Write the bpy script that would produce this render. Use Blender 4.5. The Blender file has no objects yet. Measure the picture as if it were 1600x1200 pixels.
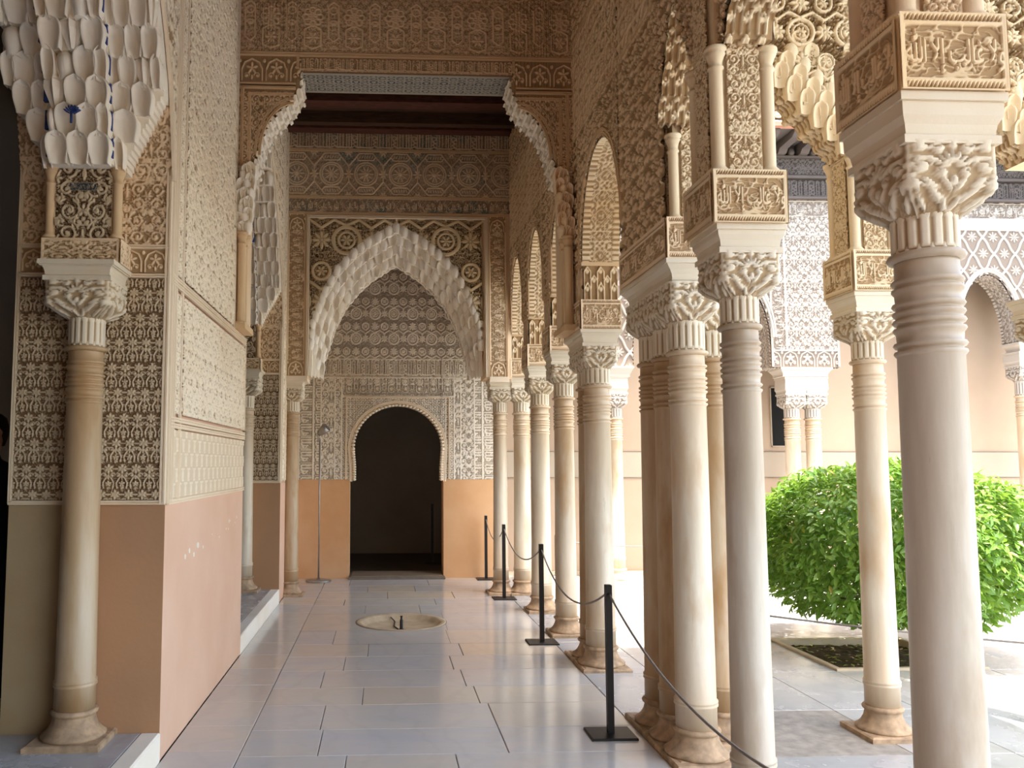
import bpy, math, random
import numpy as np
from mathutils import Vector
random.seed(7); np.random.seed(7)
SC = bpy.context.scene
COL = SC.collection
PI = math.pi
# ---------------------------------------------------------------- camera, sky, sun, exposure
cd = bpy.data.cameras.new('camera'); cam = bpy.data.objects.new('camera', cd); COL.objects.link(cam); SC.camera = cam
cd.sensor_width = 36; cd.lens = 1271.4/1600*36; cd.clip_start = .05
cd.shift_x = (800-656.5)/1600; cd.shift_y = (622.2-600)/1600
cam.location = (0, 0, 1.6)
cam.rotation_euler = (math.radians(90+4.58), 0, math.radians(-2.54))
W = bpy.data.worlds.new('sky'); SC.world = W; W.use_nodes = True
nt = W.node_tree; bg = nt.nodes['Background']
sky = nt.nodes.new('ShaderNodeTexSky'); sky.sky_type = 'NISHITA'; sky.sun_disc = False
sky.sun_elevation = math.radians(70); sky.sun_rotation = math.radians(150); sky.air_density = 1; sky.dust_density = 2.5
wbm = nt.nodes.new('ShaderNodeMix'); wbm.data_type = 'RGBA'; wbm.blend_type = 'MULTIPLY'; wbm.inputs[0].default_value = 1; wbm.inputs[7].default_value = (1.05, .98, .86, 1)
nt.links.new(sky.outputs[0], wbm.inputs[6]); nt.links.new(wbm.outputs[2], bg.inputs[0]); bg.inputs[1].default_value = .34
sd = bpy.data.lights.new('sun', 'SUN'); so = bpy.data.objects.new('sun', sd); COL.objects.link(so)
sd.energy = 4.4; sd.angle = math.radians(.6); sd.color = (1, .94, .84)
so.rotation_euler = Vector((-.12, .23, -1)).to_track_quat('-Z', 'Y').to_euler()
VS = SC.view_settings; VS.view_transform = 'Standard'; VS.look = 'None'; VS.gamma = 1; VS.use_curve_mapping = False
VS.exposure = 1.72
CY = SC.cycles; CY.use_denoising = True; CY.max_bounces = 14; CY.diffuse_bounces = 10; CY.glossy_bounces = 3
CY.sample_clamp_indirect = 8; CY.caustics_reflective = False; CY.caustics_refractive = False
try: CY.denoising_input_passes = 'RGB_ALBEDO_NORMAL'; CY.denoiser = 'OPENIMAGEDENOISE'
except Exception: pass

# ---------------------------------------------------------------- materials
def rgb(c): return (c[0], c[1], c[2], 1)
def newmat(name, rough=.8, spec=.3, metal=0):
    m = bpy.data.materials.new(name); m.use_nodes = True; n = m.node_tree; b = n.nodes['Principled BSDF']
    b.inputs['Roughness'].default_value = rough; b.inputs['Specular IOR Level'].default_value = spec; b.inputs['Metallic'].default_value = metal
    return m, n, b
def nd(n, t, **k):
    x = n.nodes.new(t)
    for a, v in k.items(): setattr(x, a, v)
    return x
def mixc(n, fac, a, b, mode='MIX'):
    x = nd(n, 'ShaderNodeMix', data_type='RGBA', blend_type=mode); L = n.links
    for s, v in ((0, fac), (6, a), (7, b)):
        if isinstance(v, (int, float)): x.inputs[s].default_value = v
        elif isinstance(v, tuple): x.inputs[s].default_value = rgb(v)
        else: L.new(v, x.inputs[s])
    return x.outputs[2]
def noise(n, scale, detail=4, stretch=None, rough=.55):
    t = nd(n, 'ShaderNodeTexNoise'); t.inputs['Scale'].default_value = scale; t.inputs['Detail'].default_value = detail; t.inputs['Roughness'].default_value = rough
    g = nd(n, 'ShaderNodeNewGeometry')
    if stretch:
        mp = nd(n, 'ShaderNodeVectorMath', operation='MULTIPLY'); mp.inputs[1].default_value = stretch
        n.links.new(g.outputs['Position'], mp.inputs[0]); n.links.new(mp.outputs[0], t.inputs['Vector'])
    else: n.links.new(g.outputs['Position'], t.inputs['Vector'])
    return t.outputs[0]
def ramp(n, src, a, b, lo=0., hi=1.):
    r = nd(n, 'ShaderNodeMapRange', clamp=True); n.links.new(src, r.inputs[0])
    for i, v in enumerate((a, b, lo, hi)): r.inputs[i+1].default_value = v
    return r.outputs[0]
def bump(n, b, h, dist=.003, strength=.5):
    x = nd(n, 'ShaderNodeBump'); x.inputs['Strength'].default_value = strength; x.inputs['Distance'].default_value = dist
    n.links.new(h, x.inputs['Height']); n.links.new(x.outputs[0], b.inputs['Normal'])
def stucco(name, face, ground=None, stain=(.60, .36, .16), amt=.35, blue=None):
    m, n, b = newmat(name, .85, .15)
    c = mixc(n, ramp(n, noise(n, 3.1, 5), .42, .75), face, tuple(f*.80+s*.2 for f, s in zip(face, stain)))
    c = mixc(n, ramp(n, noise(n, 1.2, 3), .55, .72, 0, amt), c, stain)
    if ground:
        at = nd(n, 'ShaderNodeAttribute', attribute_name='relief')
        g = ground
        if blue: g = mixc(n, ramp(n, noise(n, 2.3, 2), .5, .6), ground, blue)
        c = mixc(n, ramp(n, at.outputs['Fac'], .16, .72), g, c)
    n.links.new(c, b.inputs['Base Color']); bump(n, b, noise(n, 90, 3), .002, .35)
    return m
def plaster(name, col, col2, spots=True):
    m, n, b = newmat(name, .8, .2)
    c = mixc(n, ramp(n, noise(n, 1.6, 6), .35, .7), col, col2)
    if spots: c = mixc(n, ramp(n, noise(n, 9, 8, rough=.7), .68, .74, 0, .35), c, tuple(min(1, v*1.35) for v in col))
    n.links.new(c, b.inputs['Base Color']); bump(n, b, noise(n, 40, 5), .003, .3)
    return m
def marble(name, a, b_, c_, rough, sc=1.0, vein=.5, rnd=True):
    m, n, b = newmat(name, rough, .5)
    nz = noise(n, 1.5*sc, 8, (1, 3.2, 1), .7)
    c = mixc(n, ramp(n, nz, .38, .66), a, b_)
    if rnd:
        oi = nd(n, 'ShaderNodeObjectInfo'); c = mixc(n, ramp(n, oi.outputs['Random'], .3, 1, 0, .65), c, c_)
    w = nd(n, 'ShaderNodeTexWave'); w.inputs['Scale'].default_value = .9*sc; w.inputs['Distortion'].default_value = 14; w.inputs['Detail'].default_value = 4; w.inputs['Detail Scale'].default_value = 1.3
    g = nd(n, 'ShaderNodeNewGeometry'); n.links.new(g.outputs['Position'], w.inputs['Vector'])
    c = mixc(n, ramp(n, w.outputs[1], .84, 1, 0, vein), c, tuple(v*.62 for v in b_))
    n.links.new(c, b.inputs['Base Color'])
    n.links.new(ramp(n, noise(n, 4, 4), .3, .7, rough*.7, rough*1.5), b.inputs['Roughness'])
    return m
def colmarble(name, a, b_, st, amt=.7):
    m, n, b = newmat(name, .42, .4)
    c = mixc(n, ramp(n, noise(n, 9, 6, (1, 1, .12), .6), .36, .62), a, b_)
    c = mixc(n, ramp(n, noise(n, 5, 5, (1, 1, .35)), .52, .72, 0, amt), c, st)
    g = nd(n, 'ShaderNodeNewGeometry'); sx = nd(n, 'ShaderNodeSeparateXYZ'); n.links.new(g.outputs['Position'], sx.inputs[0])
    c = mixc(n, ramp(n, sx.outputs[2], .75, 0., 0, .55), c, st)
    c = mixc(n, ramp(n, sx.outputs[2], 1.3, 2.1, 0, .5), c, st)
    c = mixc(n, ramp(n, noise(n, 22, 6, (1, 1, .2), .7), .66, .78, 0, .5), c, tuple(v*.45 for v in st))
    n.links.new(c, b.inputs['Base Color']); bump(n, b, noise(n, 60, 4, (1, 1, .3)), .002, .25)
    return m
def flat(name, col, rough=.6, spec=.4, metal=0, var=.2, sc=8, stretch=None):
    m, n, b = newmat(name, rough, spec, metal)
    c = mixc(n, ramp(n, noise(n, sc, 5, stretch), .35, .68), col, tuple(v*(1-var) for v in col))
    n.links.new(c, b.inputs['Base Color']); return m
M = {}
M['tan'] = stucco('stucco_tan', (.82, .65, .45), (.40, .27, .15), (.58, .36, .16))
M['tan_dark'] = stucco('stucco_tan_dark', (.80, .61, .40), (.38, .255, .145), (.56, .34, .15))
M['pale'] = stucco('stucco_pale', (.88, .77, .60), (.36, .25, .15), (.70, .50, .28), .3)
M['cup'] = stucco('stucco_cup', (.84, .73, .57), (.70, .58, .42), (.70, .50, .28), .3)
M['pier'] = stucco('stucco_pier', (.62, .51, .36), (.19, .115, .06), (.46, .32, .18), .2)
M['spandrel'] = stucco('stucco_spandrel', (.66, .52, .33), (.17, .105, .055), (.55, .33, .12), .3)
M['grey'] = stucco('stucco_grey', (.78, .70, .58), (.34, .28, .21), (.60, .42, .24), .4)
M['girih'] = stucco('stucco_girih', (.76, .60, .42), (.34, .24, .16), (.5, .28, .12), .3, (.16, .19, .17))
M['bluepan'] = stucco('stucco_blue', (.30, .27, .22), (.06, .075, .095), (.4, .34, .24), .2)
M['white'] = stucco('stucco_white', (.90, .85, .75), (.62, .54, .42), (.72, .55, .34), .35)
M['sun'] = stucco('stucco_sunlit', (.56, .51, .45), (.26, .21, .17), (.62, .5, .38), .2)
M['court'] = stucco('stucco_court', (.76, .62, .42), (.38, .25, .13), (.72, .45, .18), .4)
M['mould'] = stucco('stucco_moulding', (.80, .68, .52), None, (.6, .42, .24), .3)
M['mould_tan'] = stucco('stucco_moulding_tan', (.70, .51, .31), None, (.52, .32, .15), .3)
M['orange'] = plaster('plaster_orange', (.62, .34, .16), (.68, .42, .23))
M['pink'] = plaster('plaster_pink', (.76, .52, .38), (.71, .46, .32))
M['brownp'] = plaster('plaster_brown', (.46, .26, .14), (.40, .23, .13))
M['olive'] = plaster('plaster_olive', (.42, .33, .20), (.36, .25, .13))
M['peach'] = plaster('plaster_peach', (.47, .35, .25), (.445, .325, .23), False)
M['peachband'] = plaster('plaster_band', (.46, .38, .29), (.435, .355, .27), False)
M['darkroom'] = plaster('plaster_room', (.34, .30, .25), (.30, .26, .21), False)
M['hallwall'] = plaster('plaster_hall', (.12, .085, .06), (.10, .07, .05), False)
M['tile'] = marble('marble_floor', (.50, .51, .535), (.56, .54, .50), (.62, .53, .40), .13, vein=.10)
M['tile2'] = marble('marble_court', (.43, .45, .475), (.38, .39, .41), (.44, .43, .41), .22, vein=.2)
M['stone'] = flat('grey_stone', (.36, .33, .29), .7, .3, 0, .35, 14)
M['joint'] = flat('floor_joint', (.20, .17, .14), .9, .1)
M['curb'] = flat('limestone_curb', (.62, .50, .36), .6, .3, 0, .25, 6)
M['marbleA'] = colmarble('column_marble', (.72, .66, .54), (.60, .51, .38), (.50, .32, .16), .8)
M['marbleB'] = colmarble('column_marble_grey', (.60, .56, .48), (.46, .40, .31), (.36, .25, .15), .8)
M['marbleC'] = colmarble('column_marble_ochre', (.56, .46, .33), (.47, .33, .19), (.38, .22, .09), .85)
M['base'] = flat('worn_base_stone', (.50, .35, .22), .7, .3, 0, .45, 18)
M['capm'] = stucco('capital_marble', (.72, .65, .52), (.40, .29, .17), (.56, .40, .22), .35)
M['wood'] = flat('painted_cedar', (.085, .042, .024), .6, .3, 0, .5, 6, (1, 8, 8))
M['woodred'] = flat('cedar_red', (.12, .042, .028), .6, .3, 0, .55, 9, (1, 6, 6))
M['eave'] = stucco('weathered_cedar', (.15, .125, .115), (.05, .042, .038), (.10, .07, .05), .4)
M['eavetrim'] = flat('eave_terracotta', (.72, .36, .24), .7)
M['rooft'] = flat('roof_tile', (.80, .70, .60), .8, .2, 0, .2, 10)
M['iron'] = flat('black_iron', (.022, .018, .016), .45, .4, .3, .3)
M['rope'] = flat('grey_rope', (.30, .27, .24), .7, .2, 0, .4, 200)
M['steel'] = flat('grey_steel', (.38, .36, .34), .35, .5, .7, .2)
M['glass'] = flat('lamp_lens', (.08, .08, .08), .1, .6)
M['blue'] = flat('blue_pigment', (.05, .08, .26), .8, .1, 0, .4, 30)
M['soil'] = flat('soil', (.12, .085, .05), .95, .05, 0, .6, 20)
M['bark'] = flat('bark', (.16, .12, .08), .9, .1, 0, .4, 25)
M['cloth'] = flat('dark_cloth', (.015, .014, .016), .9, .1)
M['cloth_red'] = flat('maroon_cloth', (.09, .012, .012), .9, .1)
M['skin'] = flat('skin', (.55, .32, .22), .6)
M['hair'] = flat('hair', (.03, .02, .015), .7)
def leafmat(name, a, b_):
    m, n, b = newmat(name, .38, .5)
    c = mixc(n, ramp(n, noise(n, 4, 3), .35, .7), a, b_)
    g = nd(n, 'ShaderNodeAttribute', attribute_name='tint')
    c = mixc(n, g.outputs['Fac'], c, (.50, .42, .06))
    n.links.new(c, b.inputs['Base Color'])
    tr = nd(n, 'ShaderNodeBsdfTranslucent'); n.links.new(mixc(n, .5, c, (.35, .55, .05)), tr.inputs[0])
    mx = nd(n, 'ShaderNodeMixShader'); mx.inputs[0].default_value = .35
    out = [x for x in n.nodes if x.type == 'OUTPUT_MATERIAL'][0]
    n.links.new(b.outputs[0], mx.inputs[1]); n.links.new(tr.outputs[0], mx.inputs[2]); n.links.new(mx.outputs[0], out.inputs[0])
    return m
M['leaf'] = leafmat('orange_tree_leaf', (.10, .24, .03), (.20, .36, .06))

# ---------------------------------------------------------------- objects and labels
def tag(o, label=None, cat=None, group=None, kind=None):
    if label: o['label'] = label
    if cat: o['category'] = cat
    if group: o['group'] = group
    if kind: o['kind'] = kind
    return o
def thing(name, loc=(0, 0, 0), label=None, cat=None, group=None, kind=None, parent=None):
    o = bpy.data.objects.new(name, None); COL.objects.link(o); o.location = loc; o.empty_display_size = .1
    if parent: o.parent = parent
    return tag(o, label, cat, group, kind)
def link(name, me, mat, parent=None):
    if mat is not None and len(me.materials) == 0: me.materials.append(mat)
    o = bpy.data.objects.new(name, me); COL.objects.link(o)
    if parent is not None:
        o.parent = parent
        if parent.type == 'EMPTY' or True:
            L = parent.location.copy(); pp = parent.parent
            while pp: L += pp.location; pp = pp.parent
            if not me.get('local'): o.location = -L
    return o
def local(me): me['local'] = 1; return me
def copy_tree(o, parent=None, mat=None):
    c = o.copy(); COL.objects.link(c)
    if parent: c.parent = parent
    for ch in list(o.children): copy_tree(ch, c)
    return c
class MB:
    def __init__(s): s.v = []; s.f = []; s.sm = []
    def quadbox(s, x0, x1, y0, y1, z0, z1):
        b = len(s.v)
        s.v += [(x, y, z) for z in (z0, z1) for y in (y0, y1) for x in (x0, x1)]
        s.f += [tuple(b+i for i in q) for q in ((0, 2, 3, 1), (4, 5, 7, 6), (0, 1, 5, 4), (2, 6, 7, 3), (0, 4, 6, 2), (1, 3, 7, 5))]
        s.sm += [False]*6; return s
    def bevbox(s, x0, x1, y0, y1, z0, z1, r=.006):
        # box with chamfered top edges and sides
        b = len(s.v)
        for z, k in ((z0, 0), (z1-r, 0), (z1, r)):
            s.v += [(x0+k, y0+k, z), (x1-k, y0+k, z), (x1-k, y1-k, z), (x0+k, y1-k, z)]
        for j in (0, 4):
            for i in range(4): s.f.append((b+j+i, b+j+(i+1) % 4, b+j+4+(i+1) % 4, b+j+4+i))
        s.f += [(b+3, b+2, b+1, b), (b+8, b+9, b+10, b+11)]; s.sm += [False]*10; return s
    def tube(s, pts, r, n=8, smooth=True):
        pts = [Vector(p) for p in pts]; rs = r if isinstance(r, (list, tuple)) else [r]*len(pts)
        b = len(s.v); prev = None
        for i, p in enumerate(pts):
            d = (pts[min(i+1, len(pts)-1)]-pts[max(i-1, 0)]).normalized()
            a = d.orthogonal().normalized() if prev is None else (prev-d*prev.dot(d)).normalized()
            prev = a; c = d.cross(a)
            for k in range(n):
                t = 2*PI*k/n; q = p+(a*math.cos(t)+c*math.sin(t))*rs[i]; s.v.append(tuple(q))
        for i in range(len(pts)-1):
            for k in range(n):
                s.f.append((b+i*n+k, b+i*n+(k+1) % n, b+(i+1)*n+(k+1) % n, b+(i+1)*n+k)); s.sm.append(smooth)
        s.f.append(tuple(b+k for k in range(n))[::-1]); s.f.append(tuple(b+(len(pts)-1)*n+k for k in range(n))); s.sm += [False, False]
        return s
    def lathe(s, prof, cx=0, cy=0, n=24, z0=0, square=False, closed=True):
        b = len(s.v)
        for r, z in prof:
            for k in range(n):
                if square: t = PI/4+2*PI*k/4; rr = r*math.sqrt(2)
                else: t = 2*PI*k/n; rr = r
                s.v.append((cx+rr*math.cos(t), cy+rr*math.sin(t), z0+z))
        for i in range(len(prof)-1):
            for k in range(n):
                s.f.append((b+i*n+k, b+i*n+(k+1) % n, b+(i+1)*n+(k+1) % n, b+(i+1)*n+k)); s.sm.append(not square)
        if closed:
            s.f.append(tuple(b+k for k in range(n))[::-1]); s.f.append(tuple(b+(len(prof)-1)*n+k for k in range(n))); s.sm += [False, False]
        return s
    def poly(s, pts, ext):
        # pts: list of 3D points (planar), ext: extrusion vector
        b = len(s.v); n = len(pts); e = Vector(ext)
        s.v += [tuple(p) for p in pts]+[tuple(Vector(p)+e) for p in pts]
        s.f += [tuple(range(b, b+n))[::-1], tuple(range(b+n, b+2*n))]+[(b+i, b+(i+1) % n, b+n+(i+1) % n, b+n+i) for i in range(n)]
        s.sm += [False]*(n+2); return s
    def mesh(s, name='m'):
        me = bpy.data.meshes.new(name); me.from_pydata(s.v, [], s.f); me.polygons.foreach_set('use_smooth', s.sm); me.attributes.new('relief', 'FLOAT', 'POINT').data.foreach_set('value', [1.]*len(s.v)); me.update(); return me
    def build(s, name, mat, parent=None, loc=False):
        me = s.mesh(name)
        if loc: local(me)
        return link(name, me, mat, parent)
def box(name, x0, x1, y0, y1, z0, z1, mat, parent=None): return MB().quadbox(x0, x1, y0, y1, z0, z1).build(name, mat, parent)

def surf_mesh(P, H=None, depth=0., flip=False, name='relief', smooth=True):
    P = np.asarray(P, float); n, m = P.shape[:2]
    if H is not None:
        du = np.gradient(P, axis=0); dv = np.gradient(P, axis=1)
        N = np.cross(du, dv); N /= (np.linalg.norm(N, axis=2, keepdims=True)+1e-12)
        if flip: N = -N
        P = P+N*(H[..., None]*depth)
    me = bpy.data.meshes.new(name); me.vertices.add(n*m); me.vertices.foreach_set('co', P.reshape(-1).astype(np.float32))
    i, j = np.meshgrid(np.arange(n-1), np.arange(m-1), indexing='ij'); a = (i*m+j).ravel(); b = a+m
    q = np.stack([a, b, b+1, a+1] if not flip else [a, a+1, b+1, b], 1)
    nf = len(a); me.loops.add(nf*4); me.loops.foreach_set('vertex_index', q.ravel().astype(np.int32))
    me.polygons.add(nf); me.polygons.foreach_set('loop_start', np.arange(0, nf*4, 4, dtype=np.int32))
    if smooth: me.polygons.foreach_set('use_smooth', np.ones(nf, bool))
    at = me.attributes.new('relief', 'FLOAT', 'POINT')
    at.data.foreach_set('value', (H if H is not None else np.ones((n, m))).reshape(-1).astype(np.float32))
    me.update(calc_edges=True); return me
def surf(name, P, mat, parent=None, H=None, depth=0., flip=False, loc=False, smooth=True):
    me = surf_mesh(P, H, depth, flip, name, smooth)
    if loc: local(me)
    return link(name, me, mat, parent)

# ---------------------------------------------------------------- carved pattern tiles (height fields)
def ss(x): x = np.clip(x, 0, 1); return x*x*(3-2*x)
class Tile:
    def __init__(s, w, h, res):
        s.w, s.h, s.res = w, h, res; s.W, s.Hh = int(w*res), int(h*res); s.a = np.zeros((s.Hh, s.W), np.float32)
    def win(s, x0, x1, y0, y1):
        ix = np.arange(int(math.floor(x0*s.res)), int(math.ceil(x1*s.res))+1); iy = np.arange(int(math.floor(y0*s.res)), int(math.ceil(y1*s.res))+1)
        return ix, iy, (ix+.5)/s.res, (iy+.5)/s.res
    def put(s, ix, iy, v):
        k = np.ix_(iy % s.Hh, ix % s.W); s.a[k] = np.maximum(s.a[k], v)
    def seg(s, x0, y0, x1, y1, wd=.02, ht=1.):
        ix, iy, X, Y = s.win(min(x0, x1)-wd, max(x0, x1)+wd, min(y0, y1)-wd, max(y0, y1)+wd)
        X, Y = np.meshgrid(X, Y); dx, dy = x1-x0, y1-y0; L = dx*dx+dy*dy+1e-12
        t = np.clip(((X-x0)*dx+(Y-y0)*dy)/L, 0, 1); d = np.hypot(X-x0-t*dx, Y-y0-t*dy)
        s.put(ix, iy, ht*np.clip(1.6*(1-(d/wd)**2), 0, 1)); return s
    def line(s, pts, wd=.02, ht=1., close=False):
        pts = list(pts)+([pts[0]] if close else [])
        for a, b in zip(pts[:-1], pts[1:]): s.seg(a[0], a[1], b[0], b[1], wd, ht)
        return s
    def blob(s, cx, cy, rx, ry, rot=0, ht=1., pw=2.):
        R = max(rx, ry); ix, iy, X, Y = s.win(cx-R, cx+R, cy-R, cy+R); X, Y = np.meshgrid(X-cx, Y-cy)
        c, n = math.cos(rot), math.sin(rot); u = (X*c+Y*n)/rx; v = (-X*n+Y*c)/ry
        s.put(ix, iy, ht*np.clip(1.8*(1-np.hypot(u, v)**pw), 0, 1)); return s
    def hole(s, cx, cy, r, ht=0.):
        ix, iy, X, Y = s.win(cx-r, cx+r, cy-r, cy+r); X, Y = np.meshgrid(X-cx, Y-cy); k = np.ix_(iy % s.Hh, ix % s.W)
        a = s.a[k]; a[np.hypot(X, Y) < r] = ht; s.a[k] = a; return s
    def circ(s, cx, cy, r, wd=.02, ht=1., n=28): return s.line([(cx+r*math.cos(2*PI*k/n), cy+r*math.sin(2*PI*k/n)) for k in range(n)], wd, ht, True)
    def spiral(s, cx, cy, r, a0, turns, wd=.02, ht=.8, leaf=True):
        n = int(abs(turns)*16)+3; P = []
        for k in range(n):
            t = k/(n-1); P.append((cx+r*(1-.82*t)*math.cos(a0+2*PI*turns*t), cy+r*(1-.82*t)*math.sin(a0+2*PI*turns*t)))
        s.line(P, wd, ht)
        if leaf: s.blob(cx, cy, wd*2.1, wd*1.6, a0, 1)
        return s
    def petals(s, cx, cy, r, n, wd, a0=0, ht=1.):
        for k in range(n):
            a = a0+2*PI*k/n; s.blob(cx+r*.55*math.cos(a), cy+r*.55*math.sin(a), r*.46, wd, a, ht)
        s.blob(cx, cy, r*.2, r*.2); return s
    def mirror(s, y=False): s.a = np.maximum(s.a, s.a[:, ::-1]) if not y else np.maximum(s.a, s.a[::-1]); return s
    def fill(s, seed, sc=9, ht=.6, sym=True):
        r = np.random.RandomState(seed); X, Y = np.meshgrid(np.arange(s.W)/s.W, np.arange(s.Hh)/s.Hh)
        if sym: X = np.abs(X-.5)*2
        f = np.zeros_like(X); g = np.zeros_like(X)
        for k in range(14):
            kx, ky = r.randint(1, sc+1), r.randint(1, int(sc*s.h/s.w)+2); p = r.rand()*6.28
            f += np.cos(PI*kx*X)*np.cos(2*PI*ky*Y+p); g += np.cos(PI*kx*X+1)*np.sin(2*PI*ky*Y+p)
        f /= f.std(); g /= g.std(); v = np.clip(1.6-np.abs(f)*4.4, 0, 1); v2 = np.clip(1.4-np.abs(g)*5, 0, 1)
        s.a = np.maximum(s.a, (np.maximum(v, v2*.8)*ht).astype(np.float32)); return s
    def __call__(s, u, v):
        x = (np.asarray(u) % s.w)*s.res-.5; y = (np.asarray(v) % s.h)*s.res-.5
        i = np.floor(x).astype(int); j = np.floor(y).astype(int); fx = x-i; fy = y-j; A = s.a
        i0, i1, j0, j1 = i % s.W, (i+1) % s.W, j % s.Hh, (j+1) % s.Hh
        return A[j0, i0]*(1-fx)*(1-fy)+A[j0, i1]*fx*(1-fy)+A[j1, i0]*(1-fx)*fy+A[j1, i1]*fx*fy
T = {}
# vegetal arabesque
t = Tile(1, 1.2, 150)
for cx, cy, r, a, tu in ((.22, .2, .17, -1.5, 1.3), (.25, .62, .2, 1.2, -1.4), (.2, 1.02, .15, .3, 1.2), (.42, .4, .09, 2, 1), (.44, .88, .09, -2, -1), (.05, .42, .08, 0, 1), (.06, .84, .08, 1, -1)):
    t.spiral(cx, cy, r, a, tu, .026, .9)
    for k in range(5): t.blob(cx+r*1.02*math.cos(a+k*1.25), cy+r*1.02*math.sin(a+k*1.25), .055, .026, a+k*1.25+.7, .8)
t.line([(.5, .0), (.5, .25)], .025); t.petals(.5, .62, .13, 5, .035, PI/2); t.blob(.5, .1, .05, .1); t.petals(0, .02, .12, 6, .03)
t.mirror().fill(3, 10, .78); T['vine'] = t
# six-petal flowers and pointed medallions (pier front)
t = Tile(1, 1.9, 120)
for (x, y) in ((.25, .2), (.75, .2), (0, 1.15), (.5, 1.15)):
    t.petals(x, y, .19, 6, .05, PI/6)
    for k in range(6): a = PI/6+PI*k/3; t.hole(x+.1*math.cos(a+PI/6), y+.1*math.sin(a+PI/6), .0)
    t.spiral(x+.15, y-.24, .1, 0, 1, .025, .9); t.spiral(x-.15, y-.24, .1, PI, -1, .025, .9)
    t.blob(x, y-.3, .035, .07); t.seg(x-.25, y, x-.16, y, .03); t.seg(x+.16, y, x+.25, y, .03)
for (x, y) in ((.5, .62), (0, .62), (.25, 1.6), (.75, 1.6)):
    L = [(x-.17, y-.18), (x-.2, y), (x-.13, y+.14), (x, y+.3)]; t.line(L, .03); t.line([(2*x-p[0], p[1]) for p in L], .03)
    t.petals(x, y-.02, .13, 5, .035, PI/2); t.blob(x, y+.17, .03, .06); t.spiral(x, y-.2, .07, 0, 1, .022, .8)
t.fill(5, 9, .62); T['flower'] = t
# eight-fold strapwork
t = Tile(1, 1, 150)
for cx, cy in ((.5, .5), (0, 0)):
    for q in (0, PI/4):
        t.line([(cx+.36*math.cos(q+k*PI/2), cy+.36*math.sin(q+k*PI/2)) for k in range(4)], .03, 1, True)
    t.petals(cx, cy, .15, 8, .03)
for cx, cy in ((.5, 0), (0, .5)): t.circ(cx, cy, .1, .025, .9); t.blob(cx, cy, .04, .04)
t.fill(11, 9, .8); T['star'] = t
# circles and rosettes rows (end wall)
t = Tile(1, 1.25, 130)
t.circ(.5, .4, .27, .045); t.circ(.5, .4, .16, .03, .9); t.petals(.5, .4, .13, 6, .03); t.petals(0, .4, .2, 8, .04); t.petals(.5, 1.02, .22, 8, .045); t.circ(0, 1.02, .17, .035); t.petals(0, 1.02, .12, 6, .03)
t.line([(.0, .65), (.25, .82), (.5, .70), (.75, .82), (1, .65)], .035); t.fill(21, 10, .78); T['rings'] = t
# sebka lozenges with rosettes
t = Tile(1, 1.55, 120)
for s_ in (-1, 1):
    P = [(.5+s_*(.5*k/10+.035*math.sin(k/10*2*PI)), 1.55*.5*k/10) for k in range(11)]
    t.line(P, .06); t.line([(x, 1.55-y) for x, y in P], .06)
for cx, cy in ((.5, .775), (0, 0)): t.petals(cx, cy+.02, .27, 8, .045, 0, .62)
T['sebka'] = t
# kufic uprights and knots
t = Tile(1, 1, 150)
for x in (.08, .2, .32, .62, .74, .9): t.seg(x, .12, x, .9, .028)
t.line([(.08, .9), (.14, .97), (.2, .9)], .028); t.line([(.32, .9), (.47, .97), (.62, .9)], .028); t.circ(.47, .62, .1, .028); t.line([(.38, .5), (.56, .4), (.38, .3), (.56, .2)], .028)
t.line([(0, .12), (.35, .12), (.47, .2), (.6, .12), (1, .12)], .03); t.line([(.74, .9), (.82, .97), (.9, .9)], .028); t.seg(0, .03, 1, .03, .02); t.fill(31, 9, .7, False); T['kufic'] = t
# strapwork with big rosettes and cartouches
t = Tile(1, 1.25, 130)
t.circ(.5, .62, .33, .025, 1, 40); t.circ(.5, .62, .27, .02, .9, 40); t.petals(.5, .62, .25, 10, .028, 0, .8); t.blob(.5, .62, .07, .07, 0, 1.6)
for y in (.14, 1.11): t.line([(.22, y), (.3, y+.1), (.7, y+.1), (.78, y), (.7, y-.1), (.3, y-.1)], .022, 1, True)
for s_ in (-1, 1): t.line([(.5+s_*.28, .14), (.5+s_*.5, .4), (.5+s_*.5, .85), (.5+s_*.28, 1.11)], .022)
for k in range(6): t.blob(.32+k*.072, .14, .022, .07, .3, .7); t.blob(.32+k*.072, 1.11, .022, .07, -.3, .7)
t.petals(0, .62, .14, 6, .03); t.petals(0, 0, .12, 6, .03); t.fill(41, 10, .6); T['girih'] = t
# row of little arches with palmettes
t = Tile(1, 1, 150)
t.line([(.08, .05), (.08, .5), (.2, .78), (.5, .93), (.8, .78), (.92, .5), (.92, .05)], .04); t.petals(.5, .55, .27, 5, .06, PI/2); t.spiral(.28, .25, .13, 0, 1.1, .03); t.spiral(.72, .25, .13, PI, -1.1, .03)
t.blob(0, .85, .08, .1); t.blob(.5, .18, .05, .12); T['palm'] = t
# cup lattice (pale low band of the near pier side)
t = Tile(1, 1, 110)
for cx, cy in ((.5, .3), (0, .8)):
    t.blob(cx, cy, .22, .24, 0, .55, 6); t.seg(cx-.25, cy+.2, cx+.25, cy+.2, .04); t.seg(cx-.12, cy-.2, cx+.12, cy-.2, .035); t.blob(cx, cy, .1, .14)
T['cups'] = t
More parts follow.
